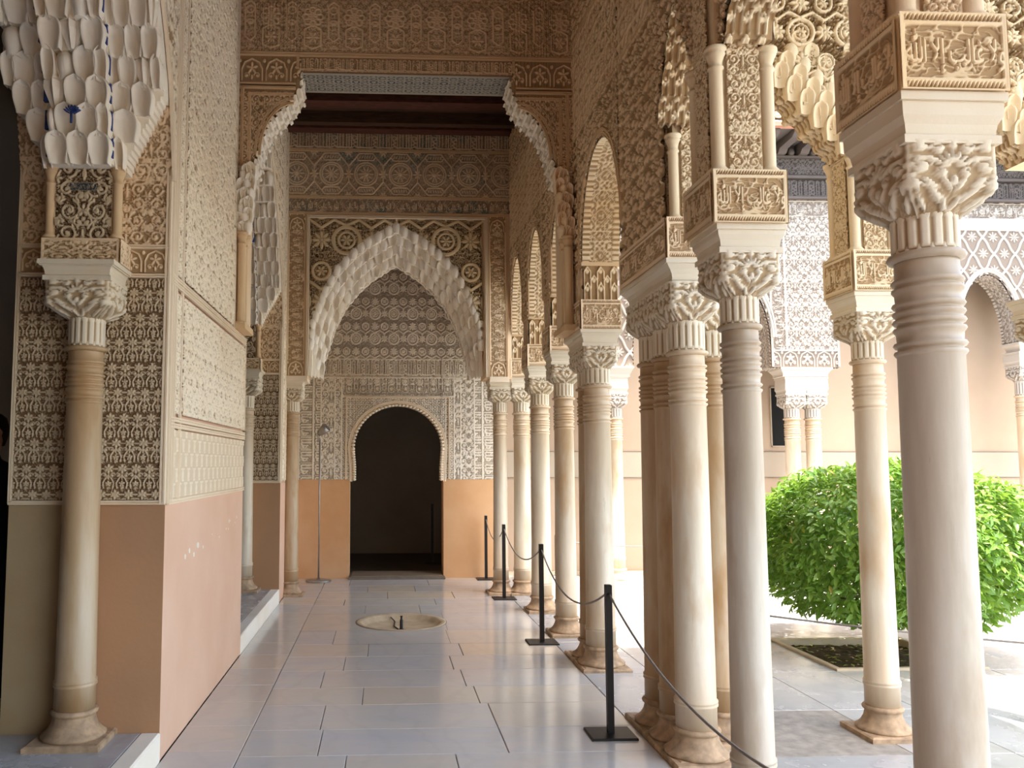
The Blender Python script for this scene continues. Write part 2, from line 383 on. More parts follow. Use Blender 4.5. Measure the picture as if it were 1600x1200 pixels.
# lobed rosettes and knots (upper wall above the near lintel)
t = Tile(1, 1.3, 130)
for k in range(8): a = 2*PI*k/8; t.circ(.5+.17*math.cos(a), .82+.17*math.sin(a), .075, .022, 1, 12)
t.petals(.5, .82, .13, 6, .035); t.line([(.3, .1), (.3, .5), (.5, .62), (.7, .5), (.7, .1), (.5, .02)], .022, .9, True); t.petals(.5, .3, .16, 6, .03)
t.line([(0, .2), (.12, .3), (.12, 1.1), (0, 1.2)], .022); t.line([(1, .2), (.88, .3), (.88, 1.1), (1, 1.2)], .022); t.spiral(0, .65, .1, 0, 1, .022); t.circ(0, .98, .09, .02)
t.mirror().fill(51, 11, .8); T['lobed'] = t
# small two-row niche relief (imposts)
t = Tile(1, 2.2, 90)
for cx, y0, h_ in ((.5, 0, 1.1), (0, .75, .8), (.5, 1.35, .75)):
    t.line([(cx-.24, y0), (cx-.24, y0+h_*.6), (cx, y0+h_), (cx+.24, y0+h_*.6), (cx+.24, y0)], .07); t.blob(cx, y0+h_*.62, .17, .2, 0, .75)
T['niche'] = t
# capital face: discs at the corners, scrolls, leaves (not repeated; 1 x 1)
t = Tile(1.2, 1.2, 190)
for s_ in (0, 1):
    X_ = lambda x: x if s_ == 0 else 1-x
    A_ = lambda a: a if s_ == 0 else PI-a
    t.blob(X_(.13), .88, .085, .075, 0, .95, 5); t.spiral(X_(.33), .85, .085, A_(PI), -1.2 if s_ == 0 else 1.2, .022, .95)
    t.spiral(X_(.15), .62, .12, A_(.4), 1.3 if s_ == 0 else -1.3, .026, .95); t.spiral(X_(.36), .52, .07, A_(2.2), -1.1 if s_ == 0 else 1.1, .02, .9)
    for x, y, L_, w_, a in ((.30, .70, .12, .03, 2.6), (.42, .38, .12, .035, 2.2), (.22, .40, .13, .035, 2.5), (.07, .36, .11, .04, 2.0), (.30, .25, .13, .04, 2.3), (.12, .17, .12, .045, 2.2), (.42, .16, .1, .04, 1.9), (.06, .50, .07, .025, 1.2)): t.blob(X_(x), y, L_, w_, A_(a), .95, 2.4)
    t.line([(X_(.5), .08), (X_(.38), .24), (X_(.24), .32), (X_(.08), .42)], .018, .9); t.seg(X_(.02), .76, X_(.22), .74, .016, .8)
for k in range(7): a = PI/2+(k-3)*.42; t.blob(.5+.13*math.cos(a), .60+.15*math.sin(a), .10, .026, a, 1, 3)
t.blob(.5, .42, .05, .08); t.blob(.5, .9, .06, .05)
t.fill(71, 7, .35)
T['cap'] = t
# fluted neck with interlaced top
t = Tile(1, 1, 100)
t.seg(.5, 0, .5, .62, .42, 1); t.seg(.5, .62, 0, 1, .16, .9); t.seg(.5, .62, 1, 1, .16, .9); T['neck'] = t
# dense leafy curls for surfaces seen at a grazing angle
t = Tile(1, 1, 150); rr = np.random.RandomState(4)
for k in range(46):
    x, y = rr.uniform(.02, .5), rr.rand(); a = rr.rand()*6.28
    if k % 3 == 0: t.spiral(x, y, rr.uniform(.04, .075), a, 1.1 if k % 2 else -1.1, .016, .95)
    else: t.blob(x, y, rr.uniform(.04, .07), rr.uniform(.014, .022), a, .95)
for k in range(4): t.petals(.5 if k % 2 else 0, k/4, .09, 6, .02)
t.mirror(); T['dense'] = t
# rope edging
t = Tile(1, 1, 40); t.seg(-.1, 0, 1.1, 1, .3); T['rope'] = t

def raster_text(txt, w, h, res, boldx=1):
    cu = bpy.data.curves.new('writing', 'FONT'); cu.body = txt; o = bpy.data.objects.new('writing', cu); COL.objects.link(o)
    dg = bpy.context.evaluated_depsgraph_get(); me = o.evaluated_get(dg).to_mesh(); me.calc_loop_triangles()
    V = np.array([v.co[:2] for v in me.vertices]); tr = [tuple(t_.vertices) for t_ in me.loop_triangles]
    bpy.data.objects.remove(o); bpy.data.curves.remove(cu)
    V = (V-V.min(0))/(V.max(0)-V.min(0))*np.array([w, h]); nx, ny = int(w*res), int(h*res); im = np.zeros((ny, nx), np.float32)
    for a, b, c in tr:
        P = V[[a, b, c]]; x0, y0 = np.floor(P.min(0)*res).astype(int); x1, y1 = np.ceil(P.max(0)*res).astype(int)+1
        x0, y0 = max(x0, 0), max(y0, 0); x1, y1 = min(x1, nx), min(y1, ny)
        if x1 <= x0 or y1 <= y0: continue
        X, Y = np.meshgrid((np.arange(x0, x1)+.5)/res, (np.arange(y0, y1)+.5)/res)
        e = lambda p, q: (X-p[0])*(q[1]-p[1])-(Y-p[1])*(q[0]-p[0])
        k1, k2, k3 = e(P[0], P[1]), e(P[1], P[2]), e(P[2], P[0])
        im[y0:y1, x0:x1][((k1 >= 0) & (k2 >= 0) & (k3 >= 0)) | ((k1 <= 0) & (k2 <= 0) & (k3 <= 0))] = 1
    for _ in range(2):   # thicken, then soften
        im = np.maximum.reduce([im, np.roll(im, 1, 0)*.9, np.roll(im, -1, 0)*.9, np.roll(im, 1, 1), np.roll(im, -1, 1)])
    return im
MOTTO = '\uFDF2 \uFEFB\uFE87 \uFE90\uFEDF\uFE8E\uFECF \uFEFB\uFEED'
GOD = '\uFEEA\uFEE0\uFEDF\uFE8D'
def script_tile(w, txt, seed, res=150, two=False):
    t = Tile(w, 1, res); im = raster_text(txt, w*.92, .76, res); n = 0
    X0 = int(w*.05*res); y0 = int(.13*res)
    for k in range(int(w*2.4)):
        cx = (k+.5)/2.4; cy = (.3, .68)[k % 2]; t.spiral(cx, cy, .16, k, 1.3 if k % 2 else -1.3, .028, .55); t.blob(cx+.16, cy-.1, .06, .03, k, .55)
    t.fill(seed, 7, .60, False)
    b = np.zeros_like(t.a); b[y0:y0+im.shape[0], X0:X0+im.shape[1]] = im
    edge = np.maximum.reduce([np.roll(b, k, ax) for k in (-2, 2) for ax in (0, 1)])
    t.a = np.where(b > 0, 1, np.where(edge > 0, .05, t.a)).astype(np.float32)
    t.a[:int(.05*res)] = .9; t.a[-int(.05*res):] = .9
    return t
T['script'] = script_tile(1.75, MOTTO, 61, 200)
T['script2'] = script_tile(.9, GOD, 62, 170)
def pat(name, s, su=1, ou=0, ov=0, sv=None):
    t = T[name]; sv = sv or s
    return lambda u, v: t(u/s+ou, v/sv+ov)

# ---------------------------------------------------------------- relief helpers
def grid(u, v): return np.meshgrid(u, v, indexing='ij')
def lin(a, b, step): return np.linspace(a, b, max(2, int(abs(b-a)/step)+1))
def panel(name, O, U, V, w, h, f, depth, step, mat, parent, stepv=None, edge=0., flip=False, ret=False):
    """carved panel: O corner, U and V unit directions, relief along U x V"""
    u = lin(0, w, step); v = lin(0, h, stepv or step); A, B = grid(u, v)
    P = np.array(O)+A[..., None]*np.array(U, float)+B[..., None]*np.array(V, float)
    H = f(A, B)
    if edge:
        e = np.minimum(np.minimum(A, w-A), np.minimum(B, h-B)); H = np.where(e < edge, 1., np.where(e < edge*1.6, 0., H))
    return surf(name, P, mat, parent, H, depth, flip)
def bar(name, pts, w, d, nrm, mat, parent):
    """raised flat moulding along a polyline; nrm = outward direction"""
    m = MB(); n = Vector(nrm)
    pts = [Vector(p) for p in pts]; L = []
    for i, p in enumerate(pts):
        d0 = (pts[min(i+1, len(pts)-1)]-pts[max(i-1, 0)]).normalized(); s_ = d0.cross(n).normalized()
        L.append([p-s_*w/2, p-s_*w*.42+n*d, p-s_*w*.12+n*d, p-s_*w*.06+n*d*.5, p+s_*w*.06+n*d*.5, p+s_*w*.12+n*d, p+s_*w*.42+n*d, p+s_*w/2])
    for i, r in enumerate(L): m.v += [tuple(q) for q in r]
    for i in range(len(L)-1):
        for k in range(7): m.f.append((i*8+k, i*8+k+1, (i+1)*8+k+1, (i+1)*8+k)); m.sm.append(False)
    m.f += [tuple(range(8)), tuple((len(L)-1)*8+k for k in range(8))[::-1]]; m.sm += [False]*2
    return m.build(name, mat, parent)
def rect(name, O, U, V, w, h, bw, d, nrm, mat, parent):
    O = Vector(O); U = Vector(U); V = Vector(V); c = [O, O+U*w, O+U*w+V*h, O+V*h, O]
    m = MB(); n = Vector(nrm); 
    for a, b in zip(c[:-1], c[1:]):
        dd = (b-a).normalized(); s_ = dd.cross(n).normalized()
        e = dd*bw/2
        r0 = [a-e-s_*bw/2, a-e-s_*bw*.4+n*d, a-e+s_*bw*.4+n*d, a-e+s_*bw/2]; r1 = [q+(b-a)+e*2 for q in r0]
        k = len(m.v); m.v += [tuple(q) for q in r0+r1]
        m.f += [(k, k+1, k+5, k+4), (k+1, k+2, k+6, k+5), (k+2, k+3, k+7, k+6), (k, k+3, k+2, k+1), (k+4, k+5, k+6, k+7)]; m.sm += [False]*5
    return m.build(name, mat, parent)
# ================================================================ SETTING: floors
def tiles(floor, rects, mat, z=0., gap=.0022, th=.084, name='floor_slab'):
    for (x0, x1, y0, y1) in rects:
        m = MB(); m.bevbox(x0+gap, x1-gap, y0+gap, y1-gap, z-th, z, .003)
        m.build(name, mat, floor)
floor = box('floor', -1.25, 1.53, -2.5, 11.6, -.16, -.085, M['joint']); tag(floor, 'polished grey and tan marble slabs paving the gallery', kind='structure')
ys = [-2.4, -1.9, -1.4, -.9, -.4, .1, .6, 1.1, 1.6, 2.1, 2.55, 3.0, 3.42, 3.82, 4.22, 4.63, 5.07, 5.57, 5.99, 6.47, 6.93, 7.39, 7.98, 8.86, 9.37, 9.82, 10.34, 10.86, 11.56]
cuts = {16: [-.38, .70], 17: [-.14, .65], 15: [-.36, .70], 19: [-.31, .55], 20: [-.13, .67], 22: [.0, .62]}
rs = []
for k, (a, b) in enumerate(zip(ys[:-1], ys[1:])):
    if k == 22:
        pass
    c = [-.79]+cuts.get(k, [(-.45, .05, -.2)[k % 3], (.6, .85, .4)[k % 3]])+[1.53]
    for x0, x1 in zip(c[:-1], c[1:]):
        if k == 22 and x0 < .3 and x1 > -.2 : pass
        rs.append((x0, x1, a, b))
    rs.append((-1.2, -.79, a+.1 if k else a, b+.1 if b < 11.5 else b))
bc = (.18, 8.40); br = .46
for r in rs:
    x0, x1, y0, y1 = r
    if x0 < bc[0]+br and x1 > bc[0]-br and y0 < bc[1]+br and y1 > bc[1]-br:
        # slab cut round the basin: polygon pieces clipped by angle sampling
        n = 40; m = MB(); g = .0022; z = 0
        gx = np.linspace(x0+g, x1-g, 34); gy = np.linspace(y0+g, y1-g, 34); A, B = grid(gx, gy)
        d = np.hypot(A-bc[0], B-bc[1]); R = br+.002; inside = d < R
        k_ = np.where(inside & (d > R-.05), R/np.maximum(d, 1e-6), 1); A2 = bc[0]+(A-bc[0])*k_; B2 = bc[1]+(B-bc[1])*k_
        vid = {}
        for i in range(33):
            for j in range(33):
                q = [(i, j), (i+1, j), (i+1, j+1), (i, j+1)]
                if any(d[p] < R-.05 for p in q): continue
                ids = []
                for p in q:
                    if p not in vid: vid[p] = len(m.v); m.v.append((A2[p], B2[p], 0))
                    ids.append(vid[p])
                m.f.append(tuple(ids)); m.sm.append(False)
        if m.f: m.build('floor_slab', M['tile'], floor)
    else: tiles(floor, [r], M['tile'])
court = box('floor_courtyard', 1.53, 13, -3, 12.4, -.16, -.085, M['joint']); tag(court, 'large pale marble slabs paving the sunlit courtyard', kind='structure')
rs = []
bed = (3.50, 4.72, 6.28, 7.40)
xs = [1.531, 2.06, 2.93, 3.50, 4.72, 5.6, 6.5, 7.6, 9.0, 11.0, 13.0]; yy = [-3, -1.5, 0, 1.1, 2.2, 3.0, 3.75, 4.5, 5.32, 6.28, 7.40, 8.5, 9.6, 10.7, 12.35]
for i, (a, b) in enumerate(zip(xs[:-1], xs[1:])):
    for j, (c, d) in enumerate(zip(yy[:-1], yy[1:])):
        if (a, c) == (3.50, 6.28): continue
        off = 0
        rs.append((a, b, c, d))
for r in rs:
    tiles(court, [r], M['stone'] if (2.0 < r[0] < 2.1 and 4.4 < r[2] < 4.6) else M['tile2'])

# ================================================================ COLUMNS
def capital_surface(r0, hb, z0, z1, rz=0):
    """bell that turns from a circle into a square block, carved on every face"""
    n, m = 129, 34; th = np.linspace(0, 2*PI, n); t_ = np.linspace(0, 1, m); A, B = grid(th, t_)
    k = ss(B/.38); sq = 1/np.maximum(np.abs(np.cos(A)), np.abs(np.sin(A)))
    R = r0*(1-k)+k*hb*np.minimum(sq, 1.33); R *= 1+.0*B
    P = np.stack([R*np.cos(A), R*np.sin(A), z0+(z1-z0)*B], -1)
    fc = ((A+PI/4) % (PI/2))/(PI/2); x = (np.tan((fc-.5)*PI/2)+1)/2
    H = T['cap'](x*.999, np.clip(B*.98, 0, .97)); H = np.maximum(H, np.where(B > .95, 1, 0)); H = np.maximum(H, np.where((x < .035) | (x > .965), .8, 0))
    return P, H
CAPC = {}
def column(name_, x, y, z0, label, mat, group=None, r=.09, ring=2.217, H=(2.36, 2.545, 2.66), hb=.13, ab=.155, slab=.17, halfneck=False, basemat=None, rotslab=0, abacus=True, capmat=None):
    o = thing('marble_column', (x, y, z0), label, 'column', group or ('courtyard arcade columns across the court' if y > 11 else 'engaged columns of the left archways' if x < -1.3 else 'marble columns along the gallery and pavilion'))
    key = (round(r, 3), round(ring-z0, 3), tuple(round(h-z0, 3) for h in H), hb, ab, slab, rotslab, abacus)
    if key not in CAPC:
        rg = ring-z0; h0, h1, h2 = (h-z0 for h in H); d = {}
        m = MB(); m.lathe([(slab, 0), (slab, .025), (slab-.012, .032)], n=4, square=True)
        if rotslab:
            c, s_ = math.cos(rotslab), math.sin(rotslab); m.v = [(a*c-b*s_, a*s_+b*c, z) for a, b, z in m.v]
        d['base_slab'] = local(m.mesh('base_slab'))
        rb = r*1.12
        m = MB(); m.lathe([(r*1.75, .03), (r*1.78, .045), (r*1.62, .055), (r*1.40, .075), (r*1.22, .105), (rb*1.02, .135), (rb*1.04, .142), (rb*1.14, .148), (rb*1.17, .158), (rb*1.12, .168), (rb, .172)], n=32)
        d['base'] = local(m.mesh('base'))
        m = MB(); zr = [(rb*1.0, .17), (rb, .285), (rb*1.06, .290), (rb*1.06, .299), (rb, .303), (rb*1.06, .309), (rb*1.06, .317), (rb*.985, .322), (r*1.04, rg*.5)]
        zt = rg
        for dz in (.285, .215, .165, .095):   # groups of rings below the astragal
            q = zt-dz; zr += [(r*1.0, q-.014), (r*1.05, q-.010), (r*1.09, q-.004), (r*1.07, q+.002), (r*.97, q+.005), (r*.97, q+.012), (r*1.05, q+.014), (r*1.10, q+.021), (r*1.06, q+.028), (r*.98, q+.031)]
        zr += [(r*.97, zt-.02), (r*.97, zt-.012)]
        m.lathe(zr, n=40); d['shaft'] = local(m.mesh('shaft'))
        m = MB(); m.lathe([(r*.96, zt-.014), (r*1.14, zt-.010), (r*1.20, zt), (r*1.14, zt+.010), (r*.93, zt+.015)], n=40); d['ring'] = local(m.mesh('ring'))
        n_, m_ = 129, 24; th = np.linspace(0, 2*PI, n_); tt = np.linspace(0, 1, m_); A, B = grid(th, tt)
        P = np.stack([r*.95*np.cos(A), r*.95*np.sin(A), zt+.01+(h0-zt-.0)*B], -1)
        d['fluted_neck'] = local(surf_mesh(P, T['neck'](A/(2*PI)*16, B*.98), .007, False, 'fluted_neck'))
        P, Hc = capital_surface(r*.97, hb, h0-.02, h1); d['capital'] = local(surf_mesh(P, Hc, .013, False, 'capital'))
        if abacus:
            m = MB(); m.lathe([(hb*.9, h1-.012), (hb+.012, h1-.012), (hb+.012, h1+.012), (hb+.002, h1+.018), (hb+.006, h1+.045), (hb+.018, h1+.068), (ab-.004, h2-.032), (ab-.004, h2-.026), (ab+.004, h2-.026), (ab+.004, h2), (hb*.9, h2)], n=4, square=True)
            d['abacus'] = local(m.mesh('abacus'))
        CAPC[key] = d
    for nme, me in CAPC[key].items():
        mt = {'base_slab': basemat or M['base'], 'base': basemat or M['base'], 'shaft': mat, 'ring': mat, 'fluted_neck': capmat or M['capm'], 'capital': capmat or M['capm'], 'abacus': capmat or M['capm']}[nme]
        me2 = me
        if len(me.materials) and me.materials[0] is not mt:
            k2 = (key, nme, mt.name)
            if k2 not in CAPC: me2 = me.copy(); me2.materials.clear(); CAPC[k2] = me2
            me2 = CAPC[k2]
        link(nme, me2, mt, o)
    return o

def script_block(o, x0, x1, y0, y1, z0, z1, mat, faces='FLBR', step=.0026, rope=True, tl='script'):
    """carved epigraphic block: core, inscription panels and rope edging as parts"""
    box('block_core', x0+.004, x1-.004, y0+.004, y1-.004, z0, z1, mat, o)
    h = z1-z0; rb = .028 if rope else .012
    def f(w):
        def g(u, v):
            inn = T[tl](u/w*T[tl].w*1.0, np.clip((v-rb)/(h-2*rb), 0, .999))
            R = T['rope'](u/.012, ((v < rb)*v+(v > h-rb)*(v-h+rb))/rb)*.9 if rope else 1.+0*u
            H = np.where((v < rb) | (v > h-rb), R, inn)
            e = np.minimum(np.minimum(u, w-u), np.minimum(v, h-v))
            H = np.where(e < .006, 1, H); H = np.where((np.abs(v-rb) < .003) | (np.abs(v-h+rb) < .003), 1, H); H = np.where((e >= .006) & (np.minimum(u, w-u) < .014), .9, H)
            return H
        return g
    w, d = x1-x0, y1-y0; dp = .010
    if 'F' in faces: panel('inscription_panel', (x0, y0, z0), (1, 0, 0), (0, 0, 1), w, h, f(w), dp, step, mat, o)
    if 'B' in faces: panel('inscription_panel', (x1, y1, z0), (-1, 0, 0), (0, 0, 1), w, h, f(w), dp, step*2, mat, o)
    if 'L' in faces: panel('inscription_panel', (x0, y1, z0), (0, -1, 0), (0, 0, 1), d, h, f(d), dp, step, mat, o)
    if 'R' in faces: panel('inscription_panel', (x1, y0, z0), (0, 1, 0), (0, 0, 1), d, h, f(d), dp, step*2, mat, o)
def little_column(parent, x, y, z0, z1, r, mat):
    h = z1-z0; m = MB()
    m.lathe([(r*1.5, 0), (r*1.5, .012), (r*1.2, .022), (r, .03), (r, h-.105), (r*1.22, h-.100), (r*1.22, h-.092), (r*.98, h-.088), (r*.98, h-.070), (r*1.25, h-.045), (r*1.55, h-.030), (r*1.35, h-.024), (r*1.7, h-.016), (r*1.7, h)], x, y, 14, z0)
    return m.build('colonnette', mat, parent)
def pier(x, y, hw, z0, z1, label, mat, faces='FLR', blk=None, colr=.026, tl='vine', step=.004, sc=.09, zc=None, blockmat=None, group=None, hy=None):
    """block with inscription, four colonnettes and carved panels above a capital"""
    hy = hy or hw
    o = thing('arcade_pier', (x, y, z0), label, 'pier', group or 'carved piers above the pavilion capitals')
    zb = blk or (z0+.235)
    script_block(o, x-hw, x+hw, y-hy, y+hy, z0, zb, blockmat or mat, faces=faces)
    k = hw-.045; ky = hy-.045
    box('pier_core', x-k, x+k, y-ky, y+ky, zb, z1, mat, o)
    zc = zc or z1
    for sx in (-1, 1):
        for sy in (-1, 1): little_column(o, x+sx*(hw-colr*1.6), y+sy*(hy-colr*1.6), zb, zc, colr, mat)
    w = 2*hw-colr*6.0; wy = 2*hy-colr*6; s = w/.95; h = z1-zb
    f = lambda W_: (lambda u, v: np.maximum(T[tl](u/W_, v/W_+.3), np.where((np.abs((v % .42)-.2) < .032) & (np.abs(u-W_/2) < W_*.46), T['script'](u/W_*3.5, ((v % .42)-.168)/.064), 0)))
    if 'F' in faces: panel('carved_panel', (x-w/2, y-ky-.012, zb), (1, 0, 0), (0, 0, 1), w, h, f(w), .012, step, mat, o)
    if 'B' in faces: panel('carved_panel', (x+w/2, y+ky+.012, zb), (-1, 0, 0), (0, 0, 1), w, h, f(w), .012, step*2, mat, o)
    if 'L' in faces: panel('carved_panel', (x-k-.012, y+wy/2, zb), (0, -1, 0), (0, 0, 1), wy, h, f(wy), .012, step, mat, o)
    if 'R' in faces: panel('carved_panel', (x+k+.012, y-wy/2, zb), (0, 1, 0), (0, 0, 1), wy, h, f(wy), .012, step*2, mat, o)
    return o

COLS = [
 (1.632, 2.345, 'large pale grey-veined marble column nearest the camera on the right', 'marbleB', .088, (2.34, 2.53, 2.665)),
 (1.625, 3.62, 'pale marble column between the nearest column and the clustered columns', 'marbleB', .082, (2.36, 2.545, 2.66)),
 (2.967, 4.84, 'lone courtyard-side column standing in front of the round orange tree', 'marbleA', .086, (2.35, 2.52, 2.63)),
 (1.71, 4.50, 'front column of the four clustered columns, rope passing before it', 'marbleA', .098, (2.40, 2.605, 2.72)),
 (1.71, 4.77, 'middle column in the shaded left row of the clustered columns', 'marbleC', .095, (2.40, 2.605, 2.72)),
 (1.71, 5.04, 'rearmost and leftmost column of the four clustered columns', 'marbleC', .095, (2.40, 2.605, 2.72)),
 (1.99, 4.82, 'ochre column on the right side of the cluster, half hidden behind', 'marbleC', .095, (2.40, 2.605, 2.72)),
 (1.72, 6.50, 'front column of the twin pair beyond the near rope post', 'marbleA', .105, (2.37, 2.545, 2.66)),
 (1.73, 6.76, 'rear column of the twin pair, mostly hidden behind its twin', 'marbleC', .10, (2.37, 2.545, 2.66)),
 (1.72, 7.72, 'slim white column just past the twin pair in the gallery row', 'marbleA', .092, (2.37, 2.545, 2.66)),
 (1.72, 8.92, 'column third from the gallery end, behind the second rope post', 'marbleA', .10, (2.37, 2.545, 2.66)),
 (1.72, 10.12, 'last column of the courtyard row, right of the far arch column', 'marbleA', .10, (2.37, 2.545, 2.66)),
 (1.45, 10.14, 'right column carrying the far muqarnas arch, behind an iron post', 'marbleA', .085, (2.37, 2.53, 2.64)),
 (-1.14, 10.14, 'left ochre column carrying the far muqarnas arch beside the floor lamp', 'marbleC', .085, (2.37, 2.53, 2.64)),
]
cols = []
for k, (x, y, lab, mt, r, H) in enumerate(COLS):
    cols.append(column('c', x, y, 0, lab, M[mt], r=r, H=H, hb=.132 if r < .09 else .134, slab=.17 if 3 > k or k > 6 else .15, basemat=M['base'], rotslab=0, abacus=not (3 <= k <= 6)))
tiles_c = None
# raised hall columns on the left
cL1 = column('c', -1.62, 4.47, .15, 'engaged ochre column on the front of the near left pier', M['marbleC'], r=.092, H=(2.39, 2.575, 2.67), hb=.165, ab=.195, slab=.19)
cL2 = column('c', -1.60, 9.49, .15, 'engaged column in the second left archway, past the near pier', M['marbleA'], r=.092, H=(2.39, 2.575, 2.67), hb=.165, ab=.195, slab=.19)
for c_ in (cL1, cL2):
    panelz = 2.6
# cluster slab and impost
o = thing('cluster_plinth', (1.7, 4.7, 0), 'worn stone plinth slab under the four clustered columns', 'plinth')
MB().bevbox(1.53, 1.90, 4.30, 5.24, -.005, .028, .008).build('slab', M['base'], o); MB().bevbox(1.90, 2.19, 4.62, 5.02, -.005, .028, .008).build('slab', M['base'], o)
o = thing('twin_plinth', (1.72, 6.63, 0), 'worn stone plinth slab under the twin columns', 'plinth'); MB().bevbox(1.53, 1.91, 6.30, 6.97, -.005, .026, .008).build('slab', M['base'], o)
# cluster impost: cyma course, inscription blocks
o = thing('cluster_impost', (1.7, 4.7, 2.72), 'long carved impost with inscription above the four clustered columns', 'impost')
def cyma(o, x0, x1, y0, y1, z0, z1, mat, ins=.035, name='cyma_moulding'):
    n = MB(); pr = [(ins+.01, 0), (ins, .012), (ins+.006, .02), (ins+.002, .045), (ins-.012, .07), (.0, z1-z0-.03), (.0, z1-z0-.026), (-.008, z1-z0-.026), (-.008, z1-z0)]
    b = 0
    for k, z in pr: n.v += [(x0+k, y0+k, z0+z), (x1-k, y0+k, z0+z), (x1-k, y1-k, z0+z), (x0+k, y1-k, z0+z)]
    for i in range(len(pr)-1):
        for k in range(4): n.f.append((i*4+k, i*4+(k+1) % 4, i*4+4+(k+1) % 4, i*4+4+k)); n.sm.append(False)
    q = (len(pr)-1)*4; n.f += [(3, 2, 1, 0), (q, q+1, q+2, q+3)]; n.sm += [False]*2
    return n.build(name, mat, o)
cyma(o, 1.55, 1.875, 4.33, 5.20, 2.60, 2.725, M['capm']); cyma(o, 1.84, 2.155, 4.655, 4.985, 2.60, 2.725, M['capm'])
script_block(o, 1.55, 1.875, 4.33, 5.20, 2.725, 2.955, M['tan'], 'FL', .0035); script_block(o, 1.875, 2.155, 4.655, 4.985, 2.725, 2.955, M['court'], 'FR', .004)

# ================================================================ PIERS of the pavilion
pier(1.632, 2.345, .158, 2.665, 4.0, 'carved pier with inscribed block over the nearest column', M['tan'], 'FLR', 2.895, .034, step=.003, zc=3.5, blockmat=M['court'])
pier(1.615, 3.62, .165, 2.66, 3.95, 'carved pier with two inscription cartouches over the second column', M['court'], 'FLR', 2.90, .030, step=.003, zc=3.48)
pier(2.967, 4.84, .160, 2.63, 3.95, 'golden carved pier over the lone courtyard-side column', M['court'], 'FLR', 2.88, .030, step=.004, zc=3.50)
pier(1.74, 4.47, .16, 2.955, 3.95, 'carved pier with scroll strip rising from the clustered columns', M['court'], 'FL', 2.96, .028, step=.004, zc=3.45, hy=.11)
# ================================================================ arch helpers
def resample(pts, step):
    out = []
    for (a, b), (c, d) in zip(pts[:-1], pts[1:]):
        n = max(1, int(math.hypot(c-a, d-b)/step))
        for k in range(n): out.append((a+(c-a)*k/n, b+(d-b)*k/n))
    out.append(pts[-1]); return np.array(out)
def lobes(a, b, n, out=.5):
    """n scallops climbing from a=(u,z) to b, each starts upright and ends level"""
    P = []
    for i in range(n):
        p0 = (a[0]+(b[0]-a[0])*i/n, a[1]+(b[1]-a[1])*i/n); p1 = (a[0]+(b[0]-a[0])*(i+1)/n, a[1]+(b[1]-a[1])*(i+1)/n)
        for k in range(7):
            t = k/6*PI/2; P.append((p0[0]+(p1[0]-p0[0])*(1-math.cos(t)), p0[1]+(p1[1]-p0[1])*math.sin(t)))
    return P
def ell(c, hw, z0, z1, n=40, pw=1.): return [(c-hw*math.cos(PI*k/n), z0+(z1-z0)*math.sin(PI*k/n)**pw) for k in range(n+1)]
def arch_face(name, O, U, prof, ztop, f, depth, stepu, stepv, mat, parent, flip=False):
    P0 = resample(prof, stepu); U = np.array(U, float); O = np.array(O, float)
    zt = ztop(P0[:, 0]) if callable(ztop) else np.full(len(P0), ztop)
    nv = max(3, int((zt-P0[:, 1]).max()/stepv)); t_ = np.linspace(0, 1, nv)
    uu = np.repeat(P0[:, :1], nv, 1); zz = P0[:, 1:2]+(zt[:, None]-P0[:, 1:2])*t_[None, :]
    P = O+uu[..., None]*U+zz[..., None]*np.array([0, 0, 1.])
    N = np.cross(U, [0, 0, 1.]); H = f(uu, zz)
    P = P+N*(H[..., None]*depth) * (-1 if flip else 1)
    me = surf_mesh(P, None, 0, flip, name); me.attributes['relief'].data.foreach_set('value', H.reshape(-1).astype(np.float32))
    return link(name, me, mat, parent)
def soffit(name, O, U, prof, thick, f, depth, stepu, stept, mat, parent, flip=True):
    P0 = resample(prof, stepu); U = np.array(U, float); O = np.array(O, float); N = np.cross(U, [0, 0, 1.])
    nt_ = max(2, int(thick/stept)); t_ = np.linspace(0, thick, nt_)
    s_ = np.concatenate([[0], np.cumsum(np.hypot(*np.diff(P0, axis=0).T))]); S, Tt = grid(s_, t_)
    P = O+P0[:, 0][:, None, None]*U+P0[:, 1][:, None, None]*np.array([0, 0, 1.])-N*Tt[..., None]
    return surf(name, P, mat, parent, f(S, Tt), depth, flip)
def fins(thick, per=.03, w=.22, tl='vine', s=.14):
    def g(S, Tt):
        e = np.minimum(Tt, thick-Tt)/thick; st = ((S/per) % 1 < .55)*1.
        return np.where(e < w*.9, st*.9+.05, T[tl](S/s, (Tt-thick*w)/s)*.7)
    return g
